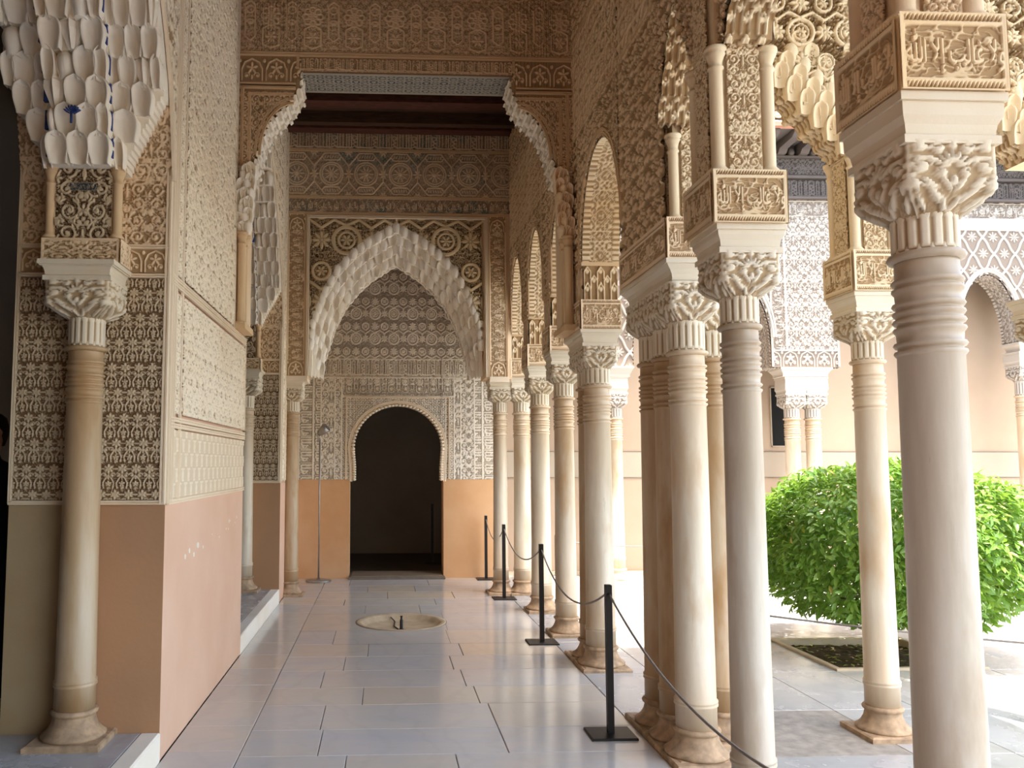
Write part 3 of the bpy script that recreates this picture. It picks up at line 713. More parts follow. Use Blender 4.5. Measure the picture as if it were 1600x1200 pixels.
# ================================================================ muqarnas cells (shared meshes)
def bulb_mesh():
    m = MB(); n = 7; rows = [(.30, 0), (.36, .18), (.46, .42), (.50, .62), (.45, .80), (.30, .93), (.06, 1.0)]
    for r, z in rows:
        for k in range(n):
            a = -PI/2+PI*k/(n-1); m.v.append((r*math.sin(a), -2*r*math.cos(a)*.9, z))
    for i in range(len(rows)-1):
        for k in range(n-1): m.f.append((i*n+k, i*n+k+1, (i+1)*n+k+1, (i+1)*n+k)); m.sm.append(True)
    m.f.append(tuple(range(n))[::-1]); m.sm.append(False); return local(m.mesh('muqarnas_bulb'))
def niche_mesh(deep=.75):
    """tongue-shaped hollow cell: narrow stem below, round hooded head above, raised rim"""
    k = 10; cols = [-1, -1, -.86, -.7, -.35, 0, .35, .7, .86, 1, 1]; V = []
    P = np.zeros((len(cols), k, 3))
    for j in range(k):
        v = j/(k-1); hw = .52*(.74+.26*float(ss(np.array(v/.5))))*math.sqrt(max(0, 1-(max(0, (v-.62)/.38))**2.2))+.015
        for i, c in enumerate(cols):
            edge = i in (0, len(cols)-1); q = abs(c)
            y = 0 if edge else (-1 if q > .8 else -1+deep*(1-(q/.78)**2 if q < .78 else 0)*(.35+.65*min(1, v/.5))*(1 if v < .8 else max(0, (1-v)/.2)**.5))
            lean = .50*(1-v)
            P[i, j] = (c*hw, y+(lean if not edge else 0), v)
    me = surf_mesh(P, None, 0, False, 'muqarnas_niche', True)
    return local(me)
def prism_mesh():
    """keeled cell: two hollow facets meeting in a vertical arris under a pointed hood"""
    m = MB(); R = [(.18, .55, 0), (.34, .75, .3), (.5, .95, .62), (.48, 1.0, .84), (.2, .9, 1.0)]
    for w, d, z in R: m.v += [(-w, -.1, z), (-w, -d*.72, z), (-w*.45, -d*.62, z), (0, -d, z), (w*.45, -d*.62, z), (w, -d*.72, z), (w, -.1, z)]
    for i in range(len(R)-1):
        for k in range(6): m.f.append((i*7+k, i*7+k+1, (i+1)*7+k+1, (i+1)*7+k)); m.sm.append(False)
    m.f += [tuple(range(7))[::-1], tuple(28+k for k in range(7))]; m.sm += [False]*2; return local(m.mesh('muqarnas_prism'))
CELL = [niche_mesh(), bulb_mesh(), prism_mesh(), niche_mesh(.5)]
CELLM = {}
def cell(parent, kind, x, y, z, w, d, h, mat, rz=0.):
    k = (kind, mat.name)
    if k not in CELLM: me = CELL[kind].copy(); me.materials.append(mat); CELLM[k] = me
    o = bpy.data.objects.new('muqarnas_cell', CELLM[k]); COL.objects.link(o); o.parent = parent
    L = parent.location; o.location = (x-L.x, y-L.y, z-L.z); o.scale = (w, d, h); o.rotation_euler.z = rz; return o

# ================================================================ LEFT WALL
XL = -1.205
wl = box('wall_left', -2.05, XL-.012, 4.595, 7.06, 0, 6.3, M['pink']); tag(wl, 'near left pier with pink dado and pale carved side, nearest archway', kind='structure')
wl2 = box('wall_left', -2.05, XL-.012, 9.615, 11.56, 0, 6.3, M['pink']); tag(wl2, 'far left pier between the second archway and the end wall', kind='structure')
wl3 = box('wall_left', -2.05, XL, -2.6, 1.4, 0, 6.3, M['pink']); tag(wl3, 'left wall beside the viewer, mostly outside the picture', kind='structure')
def pier_front(o, y, mats=True):
    box('dado', -2.05, -1.64, y, y+.02, .15, 1.375, M['olive'], o); box('dado', -1.64, XL-.0012, y, y+.02, .0, 1.375, M['brownp'], o)
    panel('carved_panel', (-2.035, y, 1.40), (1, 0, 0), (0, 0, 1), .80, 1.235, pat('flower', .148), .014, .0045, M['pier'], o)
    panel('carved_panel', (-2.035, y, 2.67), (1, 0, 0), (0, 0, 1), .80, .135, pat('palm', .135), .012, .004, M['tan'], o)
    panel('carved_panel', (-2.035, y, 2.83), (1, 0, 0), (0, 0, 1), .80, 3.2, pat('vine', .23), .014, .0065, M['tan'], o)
    for z in (1.385, 2.652, 2.818): bar('moulding', [(-2.05, y, z), (XL, y, z)], .026, .016, (0, -1, 0), M['mould'], o)
    bar('moulding', [(-2.043, y, 1.38), (-2.043, y, 6.2)], .022, .016, (0, -1, 0), M['mould'], o)
    bar('moulding', [(XL-.016, y, 1.38), (XL-.016, y, 6.2)], .034, .018, (0, -1, 0), M['mould'], o)
pier_front(wl, 4.58); pier_front(wl2, 9.60)
# sides (dado and carved panels) facing the gallery
box('dado', XL-.015, XL, 4.581, 7.06, 0, 1.372, M['pink'], wl); box('dado', XL-.015, XL, 9.6015, 11.56, 0, 1.372, M['pink'], wl2)
Ux = (0, 1, 0); Vz = (0, 0, 1)
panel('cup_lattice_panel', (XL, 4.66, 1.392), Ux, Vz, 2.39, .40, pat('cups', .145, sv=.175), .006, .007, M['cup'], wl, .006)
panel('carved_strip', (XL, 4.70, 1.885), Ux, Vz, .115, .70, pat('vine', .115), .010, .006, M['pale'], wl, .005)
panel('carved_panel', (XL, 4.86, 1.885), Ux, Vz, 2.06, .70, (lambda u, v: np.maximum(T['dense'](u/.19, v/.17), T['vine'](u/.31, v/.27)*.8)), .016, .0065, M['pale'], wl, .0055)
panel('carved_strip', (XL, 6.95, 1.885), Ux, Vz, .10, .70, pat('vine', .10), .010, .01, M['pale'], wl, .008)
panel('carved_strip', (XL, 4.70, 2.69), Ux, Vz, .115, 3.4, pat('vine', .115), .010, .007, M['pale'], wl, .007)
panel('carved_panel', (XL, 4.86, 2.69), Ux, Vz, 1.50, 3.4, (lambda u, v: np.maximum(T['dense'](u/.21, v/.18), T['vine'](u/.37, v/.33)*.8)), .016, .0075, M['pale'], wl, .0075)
panel('carved_strip', (XL, 6.385, 2.69), Ux, Vz, .10, 3.4, pat('kufic', .10), .010, .01, M['pale'], wl, .008)
for y in (4.597, 4.64, 4.685, 4.835): bar('moulding', [(XL, y, 1.38), (XL, y, 6.2)], .03, .012, (1, 0, 0), M['mould'], wl)
for z in (1.385, 1.815, 1.85, 2.625, 2.66): bar('moulding', [(XL, 4.6, z), (XL, 7.055, z)], .032, .014, (1, 0, 0), M['mould'], wl)
for y in (6.37, 6.50, 6.93, 7.045): bar('moulding', [(XL, y, 1.88 if y > 6.6 else 2.66), (XL, y, 2.62 if y > 6.6 else 6.2)], .022, .012, (1, 0, 0), M['mould'], wl)
panel('carved_panel', (XL, 9.66, 1.40), Ux, Vz, .25, 4.3, pat('vine', .25), .010, .01, M['pale'], wl2, .01)
for y in (9.62, 9.93): bar('moulding', [(XL, y, 1.38), (XL, y, 6.2)], .05, .014, (1, 0, 0), M['mould'], wl2)
panel('carved_panel', (XL, 9.98, 1.40), Ux, Vz, 1.55, 4.3, pat('star', .25), .010, .016, M['tan'], wl2, .014)
# chipped plaster on the pink dado
m = MB()
for k in range(16):
    y = random.uniform(4.95, 6.8); z = 1.06+.03*(y-4.9)+random.uniform(-.05, .05); r = random.uniform(.006, .022); n = 7
    pts = [(XL+.0005, y+r*1.6*math.cos(2*PI*j/n)*random.uniform(.6, 1), z+r*math.sin(2*PI*j/n)*random.uniform(.6, 1.2)) for j in range(n)]; m.poly(pts, (.0012, 0, 0))
m.build('plaster_chips', M['white'], wl)['kind'] = 'stuff'
# arches of the left wall: outline and upper wall
def dprof(d): return float(np.interp(d, [0, .03, .08, .18, .35, .6, .95, 1.3], [3.2, 3.35, 3.6, 3.85, 4.12, 4.42, 4.78, 5.0]))
def left_arch(y0, y1, lab, top=6.2):
    o = thing('muqarnas_arch', (-1.6, (y0+y1)/2, 3.2), lab, 'arch', 'muqarnas arches of the left wall')
    h = (y1-y0)/2; pr = [(y0, 3.2)]+[(y0+.0+d, dprof(d)) for d in np.linspace(0, h, 14)]
    pr += [(y1-d, dprof(d)) for d in np.linspace(h, 0, 14)][1:]+[(y1, 3.2)]
    arch_face('carved_spandrel', (XL, 0, 0), Ux, pr, top, pat('dense', .26), .016, .014, .012, M['pale'], o)
    arch_face('carved_spandrel', (-2.05, 0, 0), Ux, pr, top, lambda u, v: u*0, .0, .1, .3, M['tan'], o, flip=True)
    soffit('arch_soffit', (XL, 0, 0), Ux, pr, .845, lambda S, Tt: T['vine'](Tt/.23, S/.23), .014, .008, .008, M['tan'], o)
    pb = resample(pr, .12); bar('moulding', [(XL, u, z) for u, z in pb], .04, .016, (1, 0, 0), M['mould'], o)
    return o
def stack(o, yj, ztop):
    """hanging tiers of cells that face the viewer on the far side of a left archway"""
    z = 3.21; k = 0; hh = .140
    while z < ztop:
        d = float(np.interp(z, [3.2, 3.35, 3.6, 3.85, 4.12, 4.42, 4.78, 5.0], [0, .03, .08, .18, .35, .6, .95, 1.3]))
        xl = float(np.interp(z, [3.2, 3.6], [-1.85, -2.04])); xr = float(np.interp(z, [3.2, 3.34, 3.5], [-1.44, -1.30, XL-.005])); yf = yj-.06-d
        if z < 3.6:
            for q in range(5):
                zq = z+q*hh/5; xq = float(np.interp(zq+hh/10, [3.2, 3.3, 3.62], [-1.44, -1.40, XL-.005])); box('tier', xl, xq, yf+.045, yj+.15, zq, zq+hh/5+.002, M['white'], o)
            xr = float(np.interp(z+hh*.3, [3.2, 3.3, 3.62], [-1.44, -1.40, XL-.005]))
        else: box('tier', xl, xr, yf+.045, yj+.15, z, z+hh+.004, M['white'], o)
        bays = [(xl, -1.80, 0), (-1.80, -1.47, .075), (-1.47, xr, .0)]
        for bi, (a, b, pr) in enumerate(bays):
            if b-a < .03: continue
            if pr: box('tier', a, b, yf-pr+.05, yf+.05, z, z+hh+.004, M['white'], o)
            n = max(1, math.ceil((b-a)/.128)); w = (b-a)/n; sh_ = .5 if k % 2 and n > 1 else 0
            for i in range(n if not sh_ else n+1):
                kd = (0, 3, 0, 0, 1, 3, 0, 2)[(k*3+i*2+bi) % 8]
                end = sh_ and i in (0, n); cx = a+w*(i+.5) if not sh_ else a+w*i+(w*.27 if i == 0 else -w*.27 if i == n else 0)
                cell(o, kd, cx, yf-pr+.055, z-.012, w*(.6 if end else 1.04), .105, hh*1.16, M['white'])
            if bi < 2: # blue painted chips beside each projecting bay
                xx = b if bi == 0 else b
                box('blue_chip', xx-.016, xx+.006, yf-.052, yf-.03, z+.03, z+hh*.95, M['blue'], o)
        z += hh; k += 1
o = left_arch(1.4, 4.58, 'muqarnas arch with blue traces springing from the near left pier')
stack(o, 4.44, 4.75)
def fan(o, x, y, z, r):
    m = MB()
    for k in range(7):
        a = PI/2+(k-3)*.36; c, n = math.cos(a), math.sin(a); w = r*.10
        m.poly([(x+.15*r*c, y, z+.15*r*n), (x+.65*r*c-w*n, y-.012, z+.65*r*n+w*c), (x+r*c, y-.004, z+r*n), (x+.65*r*c+w*n, y-.012, z+.65*r*n-w*c)], (0, .02, 0))
    m.build('blue_fan', M['blue'], o); MB().tube([(x, y-.002, z-.05), (x, y-.002, z+.01)], .007, 6).build('fan_stem', M['blue'], o)
def springer(o, yj):
    # block, blue inscribed fascia, little columns and cartouche panel between capital and cells
    yf = yj-.02
    script_block(o, -1.85, -1.44, yf, yj+.16, 2.68, 2.815, M['tan'], 'FR', .004, False, 'vine')
    box('blue_fascia', -1.80, -1.475, yf+.0, yj+.15, 2.615, 2.68, M['mould'], o)
    panel('blue_inscription', (-1.78, yf-.0, 2.62), (1, 0, 0), (0, 0, 1), .285, .052, lambda u, v: T['script'](u/.052, np.clip(v/.052, 0, .99)), .004, .0022, M['bluepan'], o)
    for x in (-1.825, -1.465): little_column(o, x, yf+.035, 2.82, 3.22, .026, M['mould_tan'])
    box('springer_core', -1.80, -1.49, yf+.03, yj+.15, 2.815, 3.22, M['tan'], o)
    panel('carved_panel', (-1.795, yf+.03, 2.82), (1, 0, 0), (0, 0, 1), .30, .40, pat('vine', .30, ov=.1), .016, .0032, M['pier'], o)
    panel('blue_inscription', (-1.72, yf+.018, 3.085), (1, 0, 0), (0, 0, 1), .15, .045, lambda u, v: T['script'](u/.05, np.clip(v/.045, 0, .99)), .005, .002, M['bluepan'], o)
springer(o, 4.42)
fan(o, -1.645, 4.215, 3.43, .05); fan(o, -1.70, 3.97, 4.03, .06)
o = left_arch(7.06, 9.60, 'second muqarnas arch on the left, between near pier and far pier', 5.79)
stack(o, 9.46, 5.0); springer(o, 9.44)
# raised hall floor with marble riser
hall = box('floor_hall', -4.6, XL-.03, -2.5, 12, -.1, .144, M['tile2']); tag(hall, 'raised grey floor of the side hall behind the left archways', kind='structure')
for a, b in ((1.4, 4.58), (7.06, 9.60)):
    MB().bevbox(XL-.10, XL+.004, a, b, -.01, .152, .008).build('marble_riser', M['white'], hall)
    for k in range(int((b-a)/.8)+1): tiles(hall, [(-2.05, XL-.1, a+k*.8, min(b, a+k*.8+.8))], M['tile2'], .151, th=.006)
tag(box('wall_hall', -4.7, -4.6, -2.6, 12, 0, 6.3, M['hallwall']), 'dark wall at the back of the side hall', kind='structure')
tag(box('wall_hall', -4.6, -2.05, 11.9, 12, 0, 6.3, M['hallwall']), 'dark end wall of the side hall', kind='structure')
tag(box('wall_hall', -4.6, -2.05, -2.7, -2.6, 0, 6.3, M['hallwall']), 'dark near end wall of the side hall', kind='structure')

# ================================================================ RIGHT WALL of the gallery with its small arches
XR = 1.58; TH = .30
wr = thing('wall_right', (XR, 8, 2.9), 'carved upper wall of the gallery with four small stilted arches', kind='structure')
prY = [(4.42, 2.956), (5.25, 2.956), (5.25, 3.2)]+ell(5.80, .55, 3.2, 3.99)+[(6.36, 3.2), (6.92, 3.2)]+ell(7.24, .32, 3.2, 3.92)+[(7.56, 3.2), (7.88, 3.2)]+ell(8.32, .43, 3.2, 4.05)+[(8.76, 3.2), (9.08, 3.2)]+ell(9.52, .43, 3.2, 4.05)+[(9.96, 3.2), (10.30, 3.2), (11.55, 3.2)]
prR = [(-y, z) for y, z in prY[::-1]]
def fr(u, z):
    y = -u; base = T['dense'](y/.26, z/.22); c = np.where((z > 4.3) & (z < 5.1), np.maximum(T['star'](y/.32, z/.32)*1., 0), base)
    return c
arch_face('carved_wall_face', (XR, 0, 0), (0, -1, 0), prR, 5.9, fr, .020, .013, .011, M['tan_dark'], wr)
arch_face('carved_wall_face', (XR+TH, 0, 0), (0, -1, 0), prR, 6.4, lambda u, v: T['star'](u/.3, v/.3), .012, .04, .04, M['court'], wr, flip=True)
soffit('arch_soffit', (XR, 0, 0), (0, -1, 0), prR, TH, fins(TH, .042, .20, 'star', .16), .014, .010, .010, M['court'], wr)
for c, hw, z1 in ((5.80, .55, 3.99), (7.24, .32, 3.92), (8.32, .43, 4.05), (9.52, .43, 4.05)):
    pb = ell(c, hw+.035, 3.2, z1+.04, 30); bar('arch_moulding', [(XR, y, z) for y, z in pb], .05, .02, (-1, 0, 0), M['mould_tan'], wr)
for z in (4.3, 5.1): bar('moulding', [(XR, 4.42, z), (XR, 11.5, z)], .05, .016, (-1, 0, 0), M['mould_tan'], wr)
for y in (5.22, 6.40, 6.95, 7.5, 7.93, 8.71, 9.13, 9.91, 10.35): bar('moulding', [(XR, y, 3.22), (XR, y, 4.3)], .03, .014, (-1, 0, 0), M['mould_tan'], wr)
# inscribed blocks and niche imposts on every column of the row
def gallery_impost(y0, y1, lab):
    o = thing('column_impost', (1.72, (y0+y1)/2, 2.66), lab, 'impost', 'inscribed imposts of the gallery row')
    script_block(o, 1.56, 1.885, y0, y1, 2.66, 2.90, M['tan'], 'FL', .0035 if y0 < 7 else .006)
    box('impost_core', 1.60, 1.87, y0+.03, y1-.03, 2.90, 3.20, M['tan'], o)
    w = 1.86-1.59
    panel('niche_panel', (1.59, y0+.02, 2.90), (1, 0, 0), (0, 0, 1), w, .275, lambda u, v: T['niche'](u/(w/2.5)+.25, v/(w/2.5)*.85), .02, .004 if y0 < 7 else .007, M['court'], o)
    panel('niche_panel', (1.59, y1-.02, 2.90), (0, -1, 0), (0, 0, 1), y1-y0-.04, .275, lambda u, v: T['niche'](u/.11+.25, v/.11*.85), .02, .008, M['tan'], o)
    box('impost_cap', 1.57, 1.88, y0, y1, 3.175, 3.205, M['mould_tan'], o)
    return o
io = gallery_impost(6.33, 6.93, 'wide inscribed impost block over the twin columns')
cyma(io, 1.56, 1.885, 6.33, 6.93, 2.545, 2.663, M['capm'], .03)
gallery_impost(7.56, 7.88, 'inscribed impost over the slim column past the twin pair')
gallery_impost(8.76, 9.08, 'inscribed impost over the column third from the gallery end')
gallery_impost(9.96, 10.28, 'inscribed impost over the last column of the courtyard row')
# scroll strip beside the cluster pier
# ================================================================ pavilion arches
def pav_arch(o, O, U, c, hw, z0, z1, th, ztop, mat, step=.008, n=5, f=None):
    pr = [(c-hw-.0, z0)]+lobes((c-hw, z0), (c-.02, z1), n)+[(2*c-u, z) for u, z in lobes((c-hw, z0), (c-.02, z1), n)[::-1]]
    f = f or pat('star', .22)
    arch_face('pierced_panel', O, U, pr, ztop, f, .03, step, step, mat, o); N = np.cross(U, (0, 0, 1.))
    arch_face('pierced_panel', tuple(np.array(O)-N*th), U, pr, ztop, lambda u, v: u*0, 0, .05, .2, mat, o, flip=True)
    soffit('arch_soffit', O, U, pr, th, lambda S, Tt: T['niche'](Tt/.075+.25, S/.085), .02, .007, .008, mat, o); return pr
pa = thing('pavilion_arch', (1.6, 3, 3.5), 'scalloped arches along the gallery side of the pavilion, in shadow', 'arch')
# gallery side run: wall over piers A, B, cluster
Pp = [(-4.38, 3.5), (-4.35, 3.5)]+lobes((-4.35, 3.5), (-4.08, 4.02), 4)+[(-8.14+.0-u, z) for u, z in lobes((-4.35, 3.5), (-4.08, 4.02), 4)[::-1]]
Pp = [(u, z) for u, z in Pp]; Pp += [(-3.78, 3.5), (-3.45, 3.5)]
Lb = lobes((-3.45, 3.5), (-2.98, 4.25), 5); Pp += Lb+[(-5.96-u, z) for u, z in Lb[::-1]]+[(-2.50, 3.5), (-2.18, 3.5)]
Lb = lobes((-2.18, 3.5), (-1.5, 4.3), 5); Pp += Lb+[(-3.0-u, z) for u, z in Lb[::-1]]+[(-.8, 3.5), (2.5, 3.5)]
Pp = sorted(set(Pp), key=lambda p: p[0]) if False else Pp
arch_face('carved_wall_face', (1.52, 0, 0), (0, -1, 0), Pp, 5.94, lambda u, v: T['dense'](u/.22, v/.20), .018, .008, .008, M['tan_dark'], pa)
arch_face('carved_wall_face', (1.74, 0, 0), (0, -1, 0), Pp, 5.94, lambda u, v: T['vine'](u/.2, v/.2), .016, .04, .04, M['court'], pa, flip=True)
soffit('arch_soffit', (1.52, 0, 0), (0, -1, 0), Pp, .22, lambda S, Tt: T['niche'](Tt/.075+.25, S/.085), .02, .007, .007, M['court'], pa)
# courtyard side run (plane across the view): cluster - lone column - next column
pb_ = thing('pavilion_arch', (2.4, 4.8, 3.5), 'golden muqarnas arch with pierced carving between cluster and lone column', 'arch')
lace = lambda u, v: np.where(T['rings'](u/.30, v/.30) > .35, T['rings'](u/.30, v/.30), -1.2)
YP = 4.72
pr1 = pav_arch(pb_, (0, YP, 0), (1, 0, 0), 2.35, .47, 3.48, 3.95, .22, 5.9, M['court'], .007, 5, lace)
pr2 = pav_arch(pb_, (0, YP, 0), (1, 0, 0), 3.55, .44, 3.48, 3.98, .22, 5.9, M['court'], .009, 5, lace)
for a, b in ((1.60, 1.88), (2.82, 3.11), (3.99, 4.4)): panel('carved_panel', (a, YP, 3.48), (1, 0, 0), (0, 0, 1), b-a, 2.4, pat('vine', .24), .02, .008, M['court'], pb_)
for a, b in ((1.60, 1.88), (2.82, 3.11), (3.99, 4.4)): box('wall_core', a, b, YP+.01, YP+.22, 3.48, 5.9, M['court'], pb_)
for pr, c in ((pr1, 2.35), (pr2, 3.55)):
    n = 5
    for side in (-1, 1):
        for i in range(6):
            hw = .47 if c < 3 else .44
            u = c+side*hw*(1-(i+.35)/6); z = 3.48+.49*(i+.9)/6
            for r_ in range(4):
                cell(pb_, (3, 3, 1, 3)[r_], u+side*.045*r_, YP-.0-.0, z+.075*r_-.08, .088, .075-.015*r_, .15, M['court'])
# third courtyard-side column of the pavilion, at the frame edge
column('c', 4.15, 4.84, 0, 'next pavilion column past the lone one, right of the picture', M['marbleA'], r=.086, H=(2.35, 2.52, 2.63))
# pavilion roof
pr_ = thing('pavilion_roof', (3, 2, 5.9), 'low roof over the projecting pavilion', 'roof')
box('roof_slab', 1.4, 4.6, -2.2, 5.75, 5.95, 6.15, M['wood'], pr_)
# ================================================================ TRANSVERSE ARCH 1 (near)
t1 = thing('transverse_arch', (.18, 6.55, 2.7), 'near cross wall with flat lintel opening and stepped stucco corbels', 'arch', 'cross walls spanning the gallery')
Y1 = 6.55; th1 = .36; c0 = .175
half = [(1.385, 3.95), (1.28, 3.97), (1.25, 4.03)]+lobes((1.25, 4.03), (1.20, 4.25), 3)+lobes((1.20, 4.25), (1.11, 4.43), 4)+lobes((1.11, 4.43), (.96, 4.58), 5)+lobes((.96, 4.58), (.885, 4.70), 3)+[(.875, 4.84)]
left = [(c0-a, z) for a, z in half]; right = [(c0+a, z) for a, z in half[::-1]]
left[0] = (XL, 3.95); right[-1] = (XR, 3.95)
prof1 = left+right
def f1(u, z):
    h = np.where(z > 5.01, T['lobed'](u/.345+.25, (z-5.03)/.345), 0); h = np.where(z > 5.01, np.maximum(h, T['vine'](u/.17, z/.17)*.62), h)
    h = np.where((z > 4.745) & (z < 4.955), T['palm'](u/.20, (z-4.745)/.21), h)
    h = np.where((z <= 4.66), T['vine'](u/.17, z/.17), h)
    h = np.where((z >= 4.84) & (z < 4.955) & (u > -.7) & (u < 1.06), T['kufic'](u/.11, (z-4.845)/.11), h)
    return h
arch_face('carved_face', (0, Y1, 0), (1, 0, 0), prof1, 6.2, f1, .015, .007, .0065, M['tan_dark'], t1)
arch_face('carved_face', (0, Y1+th1, 0), (1, 0, 0), prof1, 6.2, lambda u, v: u*0, 0, .05, .3, M['tan_dark'], t1, flip=True)
soffit('corbel_soffit', (0, Y1, 0), (1, 0, 0), left, th1, lambda S, Tt: T['niche'](S/.14, Tt/.14), .02, .008, .008, M['white'], t1)
soffit('corbel_soffit', (0, Y1, 0), (1, 0, 0), right, th1, lambda S, Tt: T['niche'](S/.14, Tt/.14), .02, .008, .008, M['white'], t1)
soffit('lintel_soffit', (0, Y1, 0), (1, 0, 0), [left[-1], right[0]], th1, lambda S, Tt: np.where(np.minimum(Tt, th1-Tt) < .03, 1, T['star'](S/.15, Tt/.15)), .010, .006, .006, M['bluepan'], t1)
for z, a, b in ((4.985, XL, XR), (4.70, XL, -.74), (4.70, 1.09, XR), (4.72, XL, -.74), (4.72, 1.09, XR)): bar('moulding', [(a, Y1, z), (b, Y1, z)], .035, .018, (0, -1, 0), M['mould_tan'], t1)
for s_ in (-1, 1):
    xx = lambda a: c0+s_*a
    for w in (1.35, 1.29): bar('moulding', [(xx(w), Y1, 4.02 if w > 1.3 else 4.08), (xx(w), Y1, 4.70 if w > 1.3 else 4.65)], .03, .018, (0, -1, 0), M['mould_tan'], t1)
    bar('moulding', [(xx(1.29), Y1, 4.64), (xx(.93), Y1, 4.64)], .025, .016, (0, -1, 0), M['mould_tan'], t1)
    bar('moulding', [(xx(1.38), Y1, 4.0), (xx(1.24), Y1, 4.0)], .05, .03, (0, -1, 0), M['mould'], t1)
    for q in (0, .035): bar('arch_moulding', [(xx(.93+(.31-q)*math.sin(t_)*1.0), Y1, 4.12+(.48-q)*math.cos(t_)) for t_ in np.linspace(0, PI/2, 12)], .022, .016, (0, -1, 0), M['mould_tan'], t1)
    bar('moulding', [(xx(.90), Y1, 4.86), (xx(.90), Y1, 4.97)], .025, .016, (0, -1, 0), M['mould_tan'], t1)
    X0 = xx(1.33)
    a, b = sorted((xx(1.38), xx(1.28)))
    for i in range(6):
        for j in range(3):
            cell(t1, (0, 3, 1)[(i+j) % 3], xx(1.36-.035*j-.012*i*.5), Y1+.02-.02*i*.0, 3.42+.09*i+.02*j, .075, .07+.012*i, .12, M['tan'] if s_ > 0 else M['white'])
    box('leg', min(xx(1.38), xx(1.315)), max(xx(1.38), xx(1.315)), Y1, Y1+th1, 2.74, 3.96, M['tan'], t1)
    little_column(t1, xx(1.335), Y1-.01, 2.72, 3.47, .032, M['mould_tan']); little_column(t1, xx(1.335), Y1+.10, 2.72, 3.47, .032, M['mould_tan'])
    box('bracket', min(xx(1.38), xx(1.29)), max(xx(1.38), xx(1.29)), Y1-.05, Y1+th1, 2.68, 2.73, M['mould_tan'], t1)

# ================================================================ TRANSVERSE ARCH 2 (far, muqarnas)
t2 = thing('transverse_arch', (.14, 9.95, 2.64), 'far cross wall with pointed white muqarnas arch in a square frame', 'arch', 'cross walls spanning the gallery')
Y2 = 9.95; th2 = .36; c2 = .145
outer = [(-.932, 2.66), (-.925, 3.0), (-.90, 3.36), (-.75, 3.78), (-.60, 4.04), (-.39, 4.26), (-.215, 4.40), (.045, 4.55), (.145, 4.60)]
outer = outer+[(2*c2-u, z) for u, z in outer[::-1]][1:]
Xa, Xb = XL, XR
zt = 5.78
def f2(u, z):
    h = np.where(z > 5.52, T['kufic'](u/.25, (z-5.52)/.25), 0)
    h = np.where((z > 4.93) & (z < 5.49), np.maximum(T['girih'](u/.43+.05, (z-4.935)/.444), T['vine'](u/.14, z/.14)*.5), h)
    h = np.where((z > 4.71) & (z < 4.895), T['script'](u/.185, (z-4.71)/.185), h); return h
panel('frieze', (Xa, Y2, 0), (1, 0, 0), (0, 0, 1), 2.0, 1, lambda u, v: u*0, 0, 1, M['tan'], t2) if False else None
u_ = lin(Xa, Xb, .0075); v_ = lin(4.695, zt, .0075); A, B = grid(u_, v_)
surf('carved_frieze', np.stack([A, A*0+Y2, B], -1), M['girih'], t2, f2(A, B), .012)
for z in (5.505, 4.912, 4.70): bar('moulding', [(Xa, Y2, z), (Xb, Y2, z)], .03, .016, (0, -1, 0), M['mould_tan'], t2)
for a, b in ((-1.185, -.985), (1.31, 1.51)):
    w = b-a
    panel('inscription_strip', (a, Y2, 2.66), (1, 0, 0), (0, 0, 1), w, 2.03, lambda u, v: np.where((v < .2) | (v > 1.83), T['palm'](u/w, v/w), T['script'](v/w, np.clip(1-u/w, 0, .99))), .012, .006, M['tan'], t2)
for x in (-1.195, -.975, 1.30, 1.52): bar('moulding', [(x, Y2, 2.66), (x, Y2, 4.69)], .022, .016, (0, -1, 0), M['mould_tan'], t2)
for x in (-.945, 1.268): bar('moulding', [(x, Y2-.01, 2.66), (x, Y2-.01, 4.67)], .034, .02, (0, -1, 0), M['mould'], t2)
bar('moulding', [(-.955, Y2-.01, 4.655), (1.28, Y2-.01, 4.655)], .034, .02, (0, -1, 0), M['mould'], t2)
for a, b in ((Xa, -.935), (1.235, Xb)): box('pilaster_core', a, b, Y2+.005, Y2+th2, 2.64, 4.7, M['tan'], t2)
for a, b in ((Xa+.01, -.94), (1.30, Xb-.04)): box('impost_band', a, b, Y2-.03, Y2+th2, 2.60, 2.665, M['mould'], t2)
box('wall_core', Xa, Xb, Y2+.03, Y2+th2, 4.62, 5.79, M['tan'], t2)
spf = lambda u, z: np.maximum(T['rings']((u-.145)/.62+.5, (z-4.32)/.62+.32), T['vine'](u/.21, z/.21)*.55)
arch_face('spandrel_panel', (0, Y2+.035, 0), (1, 0, 0), outer[1:-1], 4.645, spf, .03, .006, .006, M['spandrel'], t2)
op = resample(outer, .102); NR = 4
